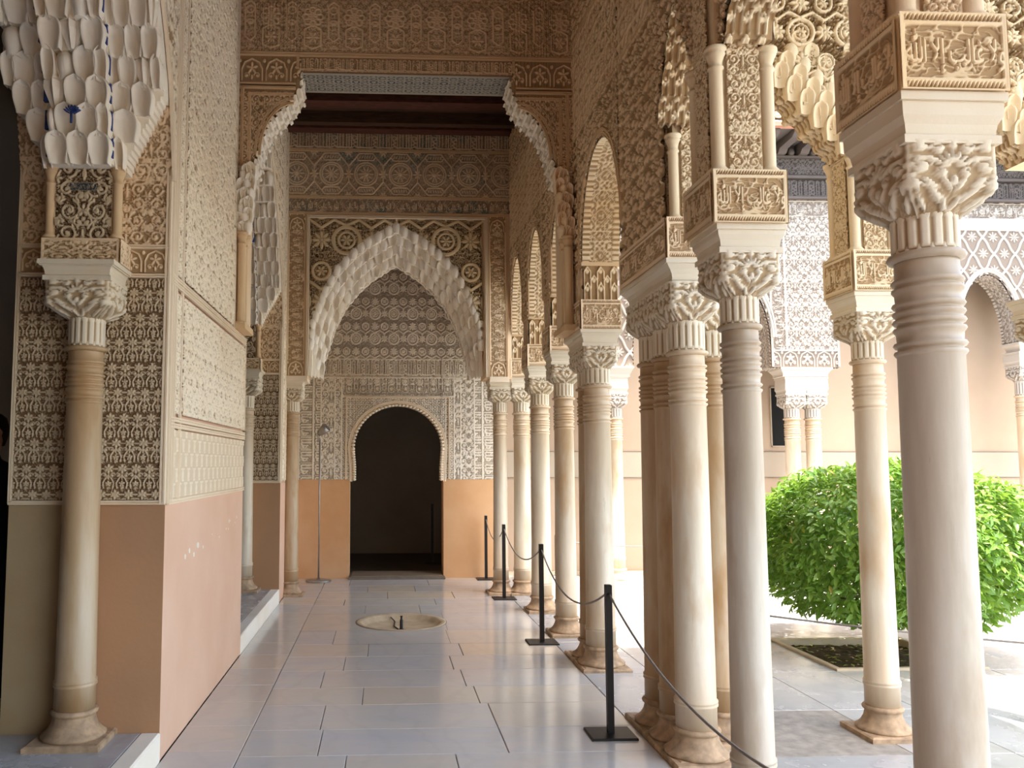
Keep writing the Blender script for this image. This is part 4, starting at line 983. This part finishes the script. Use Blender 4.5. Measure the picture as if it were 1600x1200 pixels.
for r_ in range(NR+1):
    sh = lambda p, q: (c2+(p[0]-c2)*(1-.035*q), p[1]-.115*q if p[1] > 3.0 else p[1])
    pa_ = [sh(p, r_) for p in outer]; yb = Y2+.02+.075*r_
    if r_ < NR:
        pn = [sh(p, r_+1) for p in outer]
        A_ = resample(pa_, .05); 
        # vertical riser and level tread of each tier
        k_ = len(outer); P = np.zeros((k_, 2, 3))
        for i in range(k_): P[i, 0] = (pn[i][0], yb+.045, pn[i][1]); P[i, 1] = (pa_[i][0], yb+.045, pa_[i][1]+.03)
        surf('tier_riser', P, M['white'], t2)
        P2 = np.zeros((k_, 2, 3))
        for i in range(k_): P2[i, 0] = (pn[i][0], yb+.045, pn[i][1]); P2[i, 1] = (pn[i][0], yb+.13, pn[i][1])
        surf('tier_tread', P2, M['white'], t2, flip=True)
        for i, p in enumerate(op):
            if p[1] < 3.02+.03*r_: continue
            q = sh(p, r_); off = .05 if r_ % 2 else 0
            if i+1 < len(op) and off: qn = sh(op[i+1], r_); q = ((q[0]+qn[0])/2, (q[1]+qn[1])/2)
            cell(t2, (1 if r_ == 0 else (1, 0, 1)[(i+r_) % 3]), q[0], yb+.05, q[1]-.125, .112, .085 if r_ and (1, 0, 1)[(i+r_) % 3] == 0 else .065, .165, M['white'])
soffit('arch_soffit', (0, Y2+.31, 0), (1, 0, 0), [(c2+(p[0]-c2)*(1-.035*NR), p[1]-.115*NR if p[1] > 3.0 else p[1]) for p in outer], .14, lambda S, Tt: T['niche'](S/.1, Tt/.1), .01, .02, .02, M['white'], t2)
# ================================================================ END WALL with doorway
YB = 11.55
wb = thing('wall_back', (0, YB, 0), 'carved end wall of the gallery with orange dado and dark arched doorway', kind='structure')
dc = .195
dprofl = [(XL, 1.375), (dc-.615, 1.375), (dc-.615, 1.55), (dc-.635, 1.80)]+[(dc-.635*math.cos(t_), 1.81+.615*math.sin(t_)) for t_ in np.linspace(0, PI, 40)]+[(dc+.635, 1.80), (dc+.615, 1.55), (dc+.615, 1.375), (XR, 1.375)]
def fb(u, z):
    h = T['rings'](u/.27, z/.29)
    h = np.where(z < 3.09, T['kufic'](u/.20, (z-2.83)/.25), h); h = np.where(z < 2.81, T['lobed'](u/.2, z/.2), h)
    ins = np.abs(u-dc) < .80; h = np.where((z < 2.56) & ins, T['star'](u/.12, z/.12), h)
    h = np.where((~ins) & (z < 2.81), T['vine'](u/.30, z/.30), h)
    h = np.where(((u < -.90) | (u > 1.29)) & (z < 2.81), T['script2'](z/.2, np.clip((u % .2)/.2, .02, .98)), h)
    for x in (-.895, 1.285, dc-.80, dc+.80, -.70, 1.09): h = np.where((np.abs(u-x) < .009) & ((z < 2.82)), 1, h)
    for zz in (2.82, 3.08): h = np.where(np.abs(z-zz) < .009, 1, h)
    h = np.where((np.abs(z-2.55) < .012) & (np.abs(u-dc) < .8), 1, h); return h
arch_face('carved_wall_face', (0, YB, 0), (1, 0, 0), dprofl, 5.9, fb, .010, .0085, .0085, M['grey'], wb)
for a, b, mt in ((XL, dc-.68, 'orange'), (dc+.645, XR, 'orange')): box('dado', a, b, YB-.004, YB+.35, 0, 1.372, M[mt], wb)
box('wall_core', XL, dc-.68, YB+.01, YB+.35, 1.372, 5.9, M['tan'], wb); box('wall_core', dc+.68, XR, YB+.01, YB+.35, 1.372, 5.9, M['tan'], wb); box('wall_core', dc-.7, dc+.7, YB+.01, YB+.35, 2.56, 5.9, M['tan'], wb)
for q, mt in ((.70, 'mould'),):
    bar('arch_frame', [(dc-.73, YB-.004, 1.38), (dc-.73, YB-.004, 2.535), (dc+.73, YB-.004, 2.535), (dc+.73, YB-.004, 1.38)], .03, .018, (0, -1, 0), M['mould'], wb)
# scalloped edge of the door arch
m = MB(); L = []
pp = resample(dprofl[1:-1], .035)
for i, p in enumerate(pp): 
    m.lathe([(.001, -.02), (.026, -.012), (.030, 0), (.026, .012), (.001, .02)], p[0], YB-.01, 8, p[1], closed=False)
o = m.build('scalloped_edge', M['mould'], wb); o['kind'] = 'stuff'
bar('arch_moulding', [(p[0]+(p[0]-dc)*.075, YB-.004, p[1]+(p[1]-1.8)*.07) for p in pp], .045, .014, (0, -1, 0), M['mould'], wb)
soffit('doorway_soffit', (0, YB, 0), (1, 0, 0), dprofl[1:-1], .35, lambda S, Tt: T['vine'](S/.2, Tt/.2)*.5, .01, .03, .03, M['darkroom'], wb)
th_ = thing('door_threshold', (dc, 11.5, 0), 'low brown marble threshold in the dark doorway', 'threshold')
MB().bevbox(dc-.68, dc+.66, 11.40, 11.95, .0, .035, .008).build('threshold_slab', M['joint'], th_); MB().bevbox(dc-.64, dc+.63, 11.43, 11.95, .02, .05, .006).build('tread', flat('threshold_marble', (.22, .17, .12), .4), th_)
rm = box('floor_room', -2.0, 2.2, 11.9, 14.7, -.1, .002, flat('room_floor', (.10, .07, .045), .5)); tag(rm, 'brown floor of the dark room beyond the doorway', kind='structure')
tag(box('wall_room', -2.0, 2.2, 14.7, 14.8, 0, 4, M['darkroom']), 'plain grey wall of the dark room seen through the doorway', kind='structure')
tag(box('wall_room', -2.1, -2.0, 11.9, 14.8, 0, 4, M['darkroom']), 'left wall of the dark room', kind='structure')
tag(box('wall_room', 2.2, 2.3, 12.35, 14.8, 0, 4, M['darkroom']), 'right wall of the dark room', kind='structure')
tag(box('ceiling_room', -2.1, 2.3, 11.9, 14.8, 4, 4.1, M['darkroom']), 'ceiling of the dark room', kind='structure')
# ================================================================ CEILINGS
tag(box('ceiling_hall', -4.7, -2.05, -2.7, 12, 6.3, 6.4, M['hallwall']), 'dark ceiling of the side hall', kind='structure')
ce = box('ceiling', -2.1, 1.9, 6.92, 12, 5.80, 6.0, M['wood']); tag(ce, 'dark red-brown cedar ceiling between the two cross walls', kind='structure')
for k, (y, hh, w) in enumerate(((7.3, .12, .2), (7.85, .10, .1), (8.35, .12, .2), (8.75, .06, .1), (9.05, .10, .18), (9.50, .14, .1), (9.80, .10, .16))):
    box('ceiling_beam', XL, XR, y-w/2, y+w/2, 5.80-hh, 5.80, M['woodred'] if k % 2 == 0 else M['wood'], ce)
    if k % 2 == 0: panel('painted_board', (XR, y-w/2, 5.80-hh), (-1, 0, 0), (0, 0, 1), XR-XL, hh, pat('vine', .16), .006, .012, M['woodred'], ce)
tag(box('ceiling', -2.1, 2.6, -2.6, 6.7, 6.2, 6.4, M['wood']), 'dark cedar ceiling of the near gallery, above the picture', kind='structure')
tag(box('gallery_eave', 1.9, 2.72, 5.8, 10.25, 5.95, 6.1, M['eave']), 'dark wooden eave of the gallery roof over the courtyard', 'eave')
tag(box('wall_light_block', -2.1, 1.9, -2.7, -2.6, 0, 6.3, M['orange']), 'unseen wall added behind the viewer to block light', kind='structure')  # added out of view, stops light coming down the gallery from behind
# ================================================================ NORTH SIDE OF THE COURTYARD
YF = 11.0
wc = tag(box('wall_courtyard', 1.6, 13, 11.75, 12.0, 0, 6.6, M['peach']), 'plain peach plaster wall at the back of the courtyard gallery', kind='structure')
box('stone_band', 1.6, 13, 11.735, 11.75, 1.40, 1.765, M['peachband'], wc); box('skirting', 1.6, 13, 11.70, 11.75, 0, .06, M['curb'], wc)
for z in (1.395, 1.77): box('band_groove', 1.6, 13, 11.732, 11.75, z-.004, z+.004, M['joint'], wc)
wn = thing('window_1', (5.85, 11.74, 1.85), 'narrow window in the peach courtyard wall, its inner darkness painted on', kind='structure')
box('opening', 5.70, 6.05, 11.742, 11.755, 1.85, 2.72, flat('painted_darkness', (.008, .007, .006), .9), wn); rect('window_frame', (5.70, 11.745, 1.85), (1, 0, 0), (0, 0, 1), .35, .87, .02, .01, (0, -1, 0), M['peachband'], wn)  # near-black panel on the solid wall, the window's inner shade put into its colour
ca = thing('courtyard_arcade', (6, YF, 2.6), 'sunlit white stucco arcade with lozenge lattice across the courtyard', 'arcade')
prf = [(2.2, 2.93), (3.42, 2.93), (3.42, 3.2)]+ell(4.40, .97, 3.3, 4.45, 40)+[(5.38, 3.2), (5.38, 2.93), (6.33, 2.93), (6.33, 3.3)]+ell(7.08, .75, 3.35, 4.30, 40)+[(7.84, 3.3), (8.10, 3.3)]+ell(8.535, .435, 3.35, 4.27, 34)+[(8.98, 3.3), (9.25, 3.3)]+ell(9.7, .44, 3.35, 4.27)+[(10.15, 3.3), (12.8, 3.3)]
def fc(u, z):
    h = T['sebka'](u/.31+.1, z/.31)
    pierz = (u > 5.36) & (u < 6.36); h = np.where(pierz, T['vine'](u/.28, z/.28), h)
    h = np.where((u > 5.39) & (u < 5.58), T['script'](z/.19, np.clip(1-(u-5.39)/.19, 0, .99)), h)
    h = np.where((z > 5.07) & (z < 5.30), T['script'](u/.23, (z-5.07)/.23), h)
    h = np.where((z > 4.90) & (z <= 5.07) & ~pierz, 1, h); h = np.where((np.abs(u-5.60) < .012) & (z < 5.05), 1, h)
    h = np.where(pierz & (z < 3.17), T['palm'](u/.24, (z-2.93)/.24), h); h = np.where(pierz & (np.abs(z-3.17) < .012), 1, h); return h
arch_face('lattice_face', (0, YF, 0), (1, 0, 0), prf, 5.31, fc, .02, .010, .010, M['sun'], ca)
arch_face('lattice_face', (0, YF+.34, 0), (1, 0, 0), prf, 5.31, lambda u, v: u*0, 0, .08, .3, M['sun'], ca, flip=True)
soffit('arch_soffit', (0, YF, 0), (1, 0, 0), prf, .34, fins(.34, .05, .16, 'vine', .2), .015, .012, .012, M['sun'], ca)
for c, hw, z1 in ((4.40, .97, 4.45), (7.08, .75, 4.30), (8.535, .435, 4.27), (9.7, .44, 4.27)): bar('arch_moulding', [(u, YF-.015, z) for u, z in ell(c, hw+.05, 3.35, z1+.06, 30)], .07, .02, (0, -1, 0), M['sun'], ca)
for x in (5.385, 6.325): bar('moulding', [(x, YF-.01, 2.94), (x, YF-.01, 5.05)], .03, .015, (0, -1, 0), M['sun'], ca)
cyma(ca, 5.50, 6.22, YF-.02, YF+.36, 2.80, 2.93, M['sun'])
cyma(ca, 3.0, 3.42, YF-.03, YF+.36, 2.78, 2.93, M['sun']); cyma(ca, 7.80, 8.14, YF, YF+.34, 3.18, 3.31, M['sun']); cyma(ca, 8.95, 9.28, YF, YF+.34, 3.18, 3.31, M['sun'])
for x, lab, mt in ((3.20, 'sunlit white column beyond the twin columns, in front of peach wall', 'marbleA'), (5.72, 'left column of the sunlit pair in front of the dark window', 'marbleA'), (6.02, 'right column of the sunlit pair above the orange tree', 'marbleA'), (7.97, 'courtyard arcade column hidden behind the nearest column', 'marbleA'), (9.11, 'courtyard arcade column at the right edge of the picture', 'marbleA')):
    hi = x > 7
    column('c', x, YF+.17, 0, lab, M[mt], r=.10, ring=2.217 if not hi else 2.55, H=(2.37, 2.56, 2.80 if not hi else 3.2) if not hi else (2.78, 2.98, 3.18), hb=.14, ab=.155, capmat=M['sun'], basemat=M['curb'])
# eave: frieze boards, dentils, rafters, tiles
ev = thing('courtyard_eave', (7, YF, 5.3), 'weathered dark cedar eave with carved frieze and slanting rafters', 'eave')
box('frieze_board', 2.2, 12.9, YF-.03, YF+.34, 5.32, 5.60, M['eave'], ev); box('frieze_board', 2.2, 12.9, YF-.06, YF+.34, 5.64, 5.90, M['eave'], ev); box('frieze_core', 2.2, 12.9, YF+.02, YF+.34, 5.58, 6.12, M['eave'], ev)
panel('carved_frieze', (4.9, YF-.035, 5.34), (1, 0, 0), (0, 0, 1), 5, .25, pat('kufic', .25), .010, .012, M['eave'], ev)
panel('carved_frieze', (4.9, YF-.065, 5.66), (1, 0, 0), (0, 0, 1), 5, .22, pat('vine', .22), .010, .012, M['eave'], ev)
for z in (5.62, 5.91, 5.325): box('fillet', 2.2, 12.9, YF-.085, YF, z-.015, z+.015, M['eave'], ev)
x = 2.3
while x < 12.8:
    m = MB(); m.poly([(x, YF, 5.93), (x, YF-.14, 5.93), (x, YF-.2, 5.985), (x, YF-.54, 6.0), (x, YF-.62, 6.045), (x, YF-.62, 6.09), (x, YF, 6.16)], (.12, 0, 0)); m.build('rafter', M['eave'], ev)
    m = MB(); m.tube([(x+.23, YF-.03, 5.93), (x+.23, YF-.05, 5.98), (x+.23, YF-.05, 6.05)], [.04, .055, .03], 8); m.build('rafter_knob', M['eave'], ev); x += .32
box('soffit_board', 2.2, 12.9, YF-.66, YF+.3, 6.10, 6.13, M['eave'], ev); box('eave_edge', 2.2, 12.9, YF-.70, YF-.60, 6.09, 6.15, M['eavetrim'], ev)
rf = thing('tiled_roof', (7, YF, 6.15), 'pale curved clay tiles on the roof across the courtyard', 'roof')
MB().poly([(2.2, YF-.66, 6.15), (2.2, YF+3.0, 7.75), (2.2, YF+3.0, 7.65), (2.2, YF-.6, 6.13)], (10.7, 0, 0)).build('roof_deck', M['rooft'], rf)
tme = None; tmc = None
for k in range(46):
    x = 2.35+k*.23
    if not 4.8 < x < 9.9: continue
    for j in range(8):
        if tme is None:
            def tile_mesh(r, up):
                P = np.zeros((9, 2, 3))
                for a in range(9):
                    t_ = PI*a/8; rr = r
                    for e in (0, 1): q = rr*(1 if e == 0 else .82); P[a, e] = (-q*math.cos(t_), e*.42, up*q*math.sin(t_)*.9+e*.184+(.03 if e == 0 else 0))
                me = surf_mesh(P, None, 0, False, 'roof_tile'); me.materials.append(M['rooft']); return me
            tme = tile_mesh(.085, 1); tmc = tile_mesh(.075, -1)
        for me, dx, dz in ((tme, 0, .05), (tmc, .115, .075)):
            o = bpy.data.objects.new('roof_tile', me); COL.objects.link(o); o.parent = rf; o.location = (x+dx-7, -.74+j*.38, .02+dz+j*.38*.437-.03)
# ================================================================ ORANGE TREE AND BED
bed_o = thing('tree_bed', (4.11, 6.84, 0), 'square earth bed with pale stone curb under the orange tree', 'planting bed')
x0, x1, y0, y1 = bed
for a in ((x0, x1, y0, y0+.05), (x0, x1, y1-.05, y1), (x0, x0+.05, y0+.05, y1-.05), (x1-.05, x1, y0+.05, y1-.05)): MB().bevbox(*a, -.1, .018, .006).build('curb_stone', M['curb'], bed_o)
u = lin(x0+.05, x1-.05, .03); v = lin(y0+.05, y1-.05, .03); A, B = grid(u, v); rn = np.random.RandomState(2)
surf('earth', np.stack([A, B, -.05+.018*rn.rand(*A.shape)], -1), M['soil'], bed_o)
m = MB()
for k in range(90):
    cx, cy = random.uniform(x0+.1, x1-.1), random.uniform(y0+.1, y1-.1); a = random.uniform(0, 6.3); l = random.uniform(.025, .045); w = l*.35
    ca_, sa = math.cos(a), math.sin(a); b = len(m.v); z = -.02
    m.v += [(cx-l*ca_, cy-l*sa, z), (cx+w*sa, cy-w*ca_, z+.006), (cx+l*ca_, cy+l*sa, z+.004), (cx-w*sa, cy+w*ca_, z+.008)]; m.f.append((b, b+1, b+2, b+3)); m.sm.append(True)
fl = m.build('fallen_leaves', M['leaf'], bed_o); fl['kind'] = 'stuff'
at = fl.data.attributes.new('tint', 'FLOAT', 'POINT'); at.data.foreach_set('value', [.7]*len(m.v))
tree = thing('orange_tree', (4.36, 6.9, 0), 'round clipped orange tree with glossy green leaves in the courtyard', 'tree')
m = MB(); m.tube([(4.30, 6.88, -.06), (4.31, 6.88, .25), (4.35, 6.9, .5), (4.36, 6.9, .8)], [.055, .045, .04, .03], 10); m.build('trunk', M['bark'], tree)
m = MB(); rn = np.random.RandomState(5)
for k in range(60):
    a = rn.rand()*6.28; e = rn.uniform(-.2, .9); R_ = rn.uniform(.4, .8); s0 = Vector((4.34, 6.9, rn.uniform(.25, .75))); d = Vector((math.cos(a)*math.cos(e)*1.0, math.sin(a)*math.cos(e)*1.0, math.sin(e)*.7))
    p1 = s0+d*R_*.5+Vector((0, 0, .05)); p2 = s0+d*R_; m.tube([s0, p1, p2], [.014, .009, .003], 5)
m.build('branches', M['bark'], tree)['kind'] = 'stuff'
def leaves(n, seed):
    rn = np.random.RandomState(seed); C = np.array([4.36, 6.90, .90]); Rr = np.array([1.08, 1.02, .70])
    d = rn.randn(n, 3); d /= np.linalg.norm(d, axis=1, keepdims=True)
    rad = np.where(rn.rand(n) < .75, rn.uniform(.86, 1.0, n), rn.uniform(.5, .9, n))
    lump = 1+.045*np.sin(d[:, 0]*9+1)*np.sin(d[:, 2]*8)+.04*np.sin(d[:, 1]*11+d[:, 0]*7)
    sq = 1/np.maximum((np.abs(d)**2.6).sum(1)**(1/2.6), .1); P = C+d*Rr*(rad*lump*sq**.9)[:, None]
    low = P[:, 2] < .30; P[low, 2] += rn.rand(low.sum())*.1
    keep = ~((d[:, 2] < -.5) & (rn.rand(n) < .45)); P, d = P[keep], d[keep]; n = len(P)
    L = rn.uniform(.028, .052, n); 
    ax = d*np.array([1, 1, .5])+rn.randn(n, 3)*.55+np.array([0, 0, -.45]); ax /= np.linalg.norm(ax, axis=1, keepdims=True)
    nn = d+rn.randn(n, 3)*.45+np.array([0, 0, .5]); nn -= ax*(nn*ax).sum(1, keepdims=True); nn /= np.linalg.norm(nn, axis=1, keepdims=True); sd_ = np.cross(ax, nn)
    l = L[:, None]; w = l*.36
    V = np.stack([P-ax*l, P-ax*l*.35+sd_*w+nn*w*.35, P+ax*l*.35+sd_*w*.85+nn*w*.3-nn*l*.05, P+ax*l-nn*l*.22, P+ax*l*.35-sd_*w*.85+nn*w*.3-nn*l*.05, P-ax*l*.35-sd_*w+nn*w*.35, P+ax*l*.0], 1)
    b = np.arange(n)[:, None]*7
    F = np.concatenate([b+np.array([[0, 1, 6]]), b+np.array([[1, 2, 6]]), b+np.array([[2, 3, 6]]), b+np.array([[3, 4, 6]]), b+np.array([[4, 5, 6]]), b+np.array([[5, 0, 6]])], 0)
    me = bpy.data.meshes.new('foliage'); me.vertices.add(n*7); me.vertices.foreach_set('co', V.reshape(-1).astype(np.float32)); nf = len(F)
    me.loops.add(nf*3); me.loops.foreach_set('vertex_index', F.ravel().astype(np.int32)); me.polygons.add(nf); me.polygons.foreach_set('loop_start', np.arange(0, nf*3, 3, dtype=np.int32)); me.polygons.foreach_set('use_smooth', np.ones(nf, bool))
    at = me.attributes.new('tint', 'FLOAT', 'POINT'); tv = np.repeat(np.where(rn.rand(n) < .015, .9, rn.rand(n)*.12), 7); at.data.foreach_set('value', tv.astype(np.float32))
    me.update(calc_edges=True); return me
f_ = link('foliage', leaves(21000, 8), M['leaf'], tree); f_['kind'] = 'stuff'
# ================================================================ BARRIER POSTS AND ROPES
def post(x, y, h, lab, z=0):
    o = thing('barrier_post', (x, y, z), lab, 'barrier post', 'black iron barrier posts')
    m = MB(); m.bevbox(-.135, .135, -.11, .11, 0, .014, .004); link('base_plate', local(m.mesh('base_plate')), M['iron'], o)
    m = MB(); m.bevbox(-.019, .019, -.019, .019, .014, h, .003); link('post_shaft', local(m.mesh('post_shaft')), M['iron'], o)
    m = MB(); m.tube([(0, -.022, h-.055), (0, -.034, h-.055)], .009, 8); m.tube([(0, .022, h-.055), (0, .034, h-.055)], .009, 8); link('rope_eye', local(m.mesh('rope_eye')), M['iron'], o)
    return (x, y, z+h-.055)
pA = post(1.345, 4.90, .875, 'tall black iron barrier post nearest the viewer')
pB = post(1.42, 7.38, .875, 'black iron barrier post beside the slim white column')
pC = post(1.43, 9.75, .875, 'black iron barrier post in front of the far arch column')
pD = post(1.42, 11.38, .875, 'small black iron barrier post against the orange end wall')
pE = post(1.93, 9.11, .80, 'black iron barrier post standing outside between two courtyard columns')
pF = post(.78, 13.2, .95, 'barely visible barrier post in the dark room beyond the doorway')
pG = post(1.38, 1.6, .875, 'barrier post below the lower edge of the picture'); pH = post(5.6, 3.9, .64, 'low barrier post right of the picture'); pI = post(4.6, 10.2, .80, 'barrier post beyond the clustered columns')
def rope(a, b, sag, lab, r=.0065):
    a, b = Vector(a), Vector(b); P = []
    for k in range(33):
        t_ = k/32; p = a.lerp(b, t_); p.z -= sag*4*t_*(1-t_); P.append(p)
    o = MB().tube(P, r, 8).build('barrier_rope', M['rope']); tag(o, lab, 'rope', 'grey barrier ropes'); return o
rope((pB[0], pB[1]-.034, pB[2]), (pA[0], pA[1]+.034, pA[2]), .22, 'grey rope sagging from the nearest post to the second post')
rope((pA[0], pA[1]-.034, pA[2]), (pG[0], pG[1]+.034, pG[2]), .315, 'grey rope running down from the nearest post past the cluster')
rope((pC[0], pC[1]-.034, pC[2]), (pB[0], pB[1]+.034, pB[2]), .20, 'grey rope between the second and third gallery posts')
rope((pD[0], pD[1]-.034, pD[2]), (pC[0], pC[1]+.034, pC[2]), .20, 'small grey rope near the orange end wall')
rope((pE[0]+.02, pE[1], pE[2]), (pI[0], pI[1], pI[2]), .12, 'sunlit rope crossing before the peach wall behind the columns')
rope((2.1, 5.36, .66), (pH[0], pH[1]+.02, pH[2]), .07, 'thin rope crossing in front of the orange tree bed')
# ================================================================ FLOOR LAMP
lp = thing('floor_uplighter', (-.885, 11.30, 0), 'slim grey floor lamp with round base by the orange end wall', 'lamp')
x, y = -.885, 11.30
MB().lathe([(.17, 0), (.175, .008), (.17, .018), (.05, .024), (.02, .03), (.02, .05)], x, y, 32).build('lamp_base', M['steel'], lp)
MB().tube([(x, y, .03), (x, y, 1.0), (x, y, 1.93)], .011, 10).build('pole', M['steel'], lp)
MB().tube([(x-.02, y, 1.90), (x-.025, y, 2.0), (x+.0, y, 2.05)], .014, 8).build('bracket', M['steel'], lp)
h0 = Vector((x-.02, y, 2.0)); ax = Vector((.75, -.25, .62)).normalized()
MB().tube([h0, h0+ax*.05, h0+ax*.09, h0+ax*.16], [.03, .05, .062, .068], 16).build('lamp_head', M['steel'], lp)
MB().tube([h0+ax*.155, h0+ax*.163], [.058, .058], 16).build('lens', M['glass'], lp)
# ================================================================ FOUNTAIN BASIN
fb_ = thing('fountain_basin', (bc[0], bc[1], 0), 'shallow round marble fountain basin sunk in the gallery floor', 'fountain')
m = MB(); m.lathe([(.455, -.01), (.455, .004), (.44, .007), (.415, .005), (.395, -.004), (.37, -.035), (.34, -.052), (.2, -.06), (.001, -.062)], bc[0], bc[1], 56, closed=False)
m.build('basin', flat('basin_marble', (.50, .40, .27), .5, .4, 0, .35, 7), fb_)
MB().lathe([(.462, -.01), (.462, .001), (.454, .001)], bc[0], bc[1], 56, closed=False).build('rim_joint', M['joint'], fb_)
m = MB(); m.lathe([(.055, -.062), (.055, -.054), (.022, -.045), (.016, -.035), (.016, .045), (.010, .05), (.010, .075), (.013, .078), (.013, .085), (.001, .086)], bc[0]+.0, bc[1]-.14, 16); m.build('spout', M['iron'], fb_)
m = MB(); m.tube([(bc[0]-.10, bc[1]+.36, -.02), (bc[0]-.06, bc[1]+.25, -.045), (bc[0]-.07, bc[1]+.05, -.052), (bc[0]-.03, bc[1]-.1, -.055)], .006, 6); m.build('pipe', M['iron'], fb_)

# ================================================================ VISITOR at the left edge (mostly hidden behind the pier)
def person(x, y, z, label):
    o = thing('person', (x, y, z), label, 'person')
    J = [(0, 0, .92, .15), (0, 0, 1.08, .13), (0, .0, 1.28, .15), (0, 0, 1.40, .12), (0, -.01, 1.47, .055), (0, -.015, 1.53, .06),
         (-.17, 0, 1.38, .06), (-.22, .01, 1.12, .045), (-.21, -.05, .88, .035), (.17, 0, 1.38, .06), (.22, .01, 1.12, .045), (.21, -.05, .88, .035),
         (-.09, 0, .84, .10), (-.10, -.01, .48, .065), (-.10, .02, .10, .045), (-.10, -.10, .045, .04), (.09, 0, .84, .10), (.10, -.01, .48, .065), (.10, .02, .10, .045), (.10, -.10, .045, .04)]
    E_ = [(0, 1), (1, 2), (2, 3), (3, 4), (4, 5), (3, 6), (6, 7), (7, 8), (3, 9), (9, 10), (10, 11), (0, 12), (12, 13), (13, 14), (14, 15), (0, 16), (16, 17), (17, 18), (18, 19)]
    def skin(name, J, E_, mat, sub=2):
        me = bpy.data.meshes.new(name); me.from_pydata([j[:3] for j in J], E_, []); local(me); ob = link(name, me, mat, o)
        md = ob.modifiers.new('skin', 'SKIN'); md.use_smooth_shade = True
        for k, j in enumerate(J): me.skin_vertices[0].data[k].radius = (j[3], j[3]*(.72 if name == 'body' and j[3] > .1 else 1))
        me.skin_vertices[0].data[0].use_root = True
        ob.modifiers.new('sub', 'SUBSURF').render_levels = sub; return ob
    b_ = bpy.data.meshes.new('t'); 
    me = bpy.data.meshes.new('body'); me.from_pydata([j[:3] for j in J], E_, []); bpy.data.meshes.remove(b_)
    bpy.data.meshes.remove(me)
    def attach(name, J, E_, mat):
        me = bpy.data.meshes.new(name); me.from_pydata([j[:3] for j in J], E_, []); ob = bpy.data.objects.new(name, me); COL.objects.link(ob); ob.parent = o
        me.materials.append(mat); md = ob.modifiers.new('skin', 'SKIN'); md.use_smooth_shade = True
        if not me.skin_vertices:
            bpy.context.view_layer.objects.active = ob
        for k, j in enumerate(J):
            if me.skin_vertices: me.skin_vertices[0].data[k].radius = (j[3], j[3]*(.7 if j[3] > .1 else 1))
        if me.skin_vertices: me.skin_vertices[0].data[0].use_root = True
        sb = ob.modifiers.new('sub', 'SUBSURF'); sb.levels = 2; sb.render_levels = 2; return ob
    attach('body', J, E_, M['cloth'])
    m = MB(); m.lathe([(.001, 0), (.04, .005), (.062, .04), (.074, .09), (.08, .14), (.072, .19), (.05, .225), (.001, .24)], 0, -.02, 20, 1.50); link('head', local(m.mesh('head')), M['skin'], o)
    m = MB(); m.lathe([(.07, .0), (.088, .06), (.09, .12), (.075, .17), (.045, .195), (.001, .205)], 0, .005, 20, 1.56, closed=False); link('hair', local(m.mesh('hair')), M['hair'], o)
    m = MB(); m.tube([(0, -.09, 1.62), (0, -.112, 1.605), (0, -.10, 1.59)], [.008, .014, .01], 8); link('nose', local(m.mesh('nose')), M['skin'], o)
    m = MB()
    for k in range(5):
        for sx in (-1, 1):
            bx = sx*.21+(k-2)*.016; m.tube([(bx, -.05, .84), (bx*1.0, -.065, .80-.004*abs(k-2)), (bx, -.058, .765+.006*abs(k-2))], [.011, .010, .007], 6)
    link('hand', local(m.mesh('hand')), M['skin'], o)
    m = MB(); m.tube([(-.16, -.11, 1.30), (-.19, -.15, 1.12), (-.18, -.12, .92)], [.03, .045, .04], 10); link('shoulder_bag', local(m.mesh('shoulder_bag')), M['cloth_red'], o)
    return o
person(-2.42, 5.15, .15, 'visitor in dark clothes just showing at the left edge behind the pier')
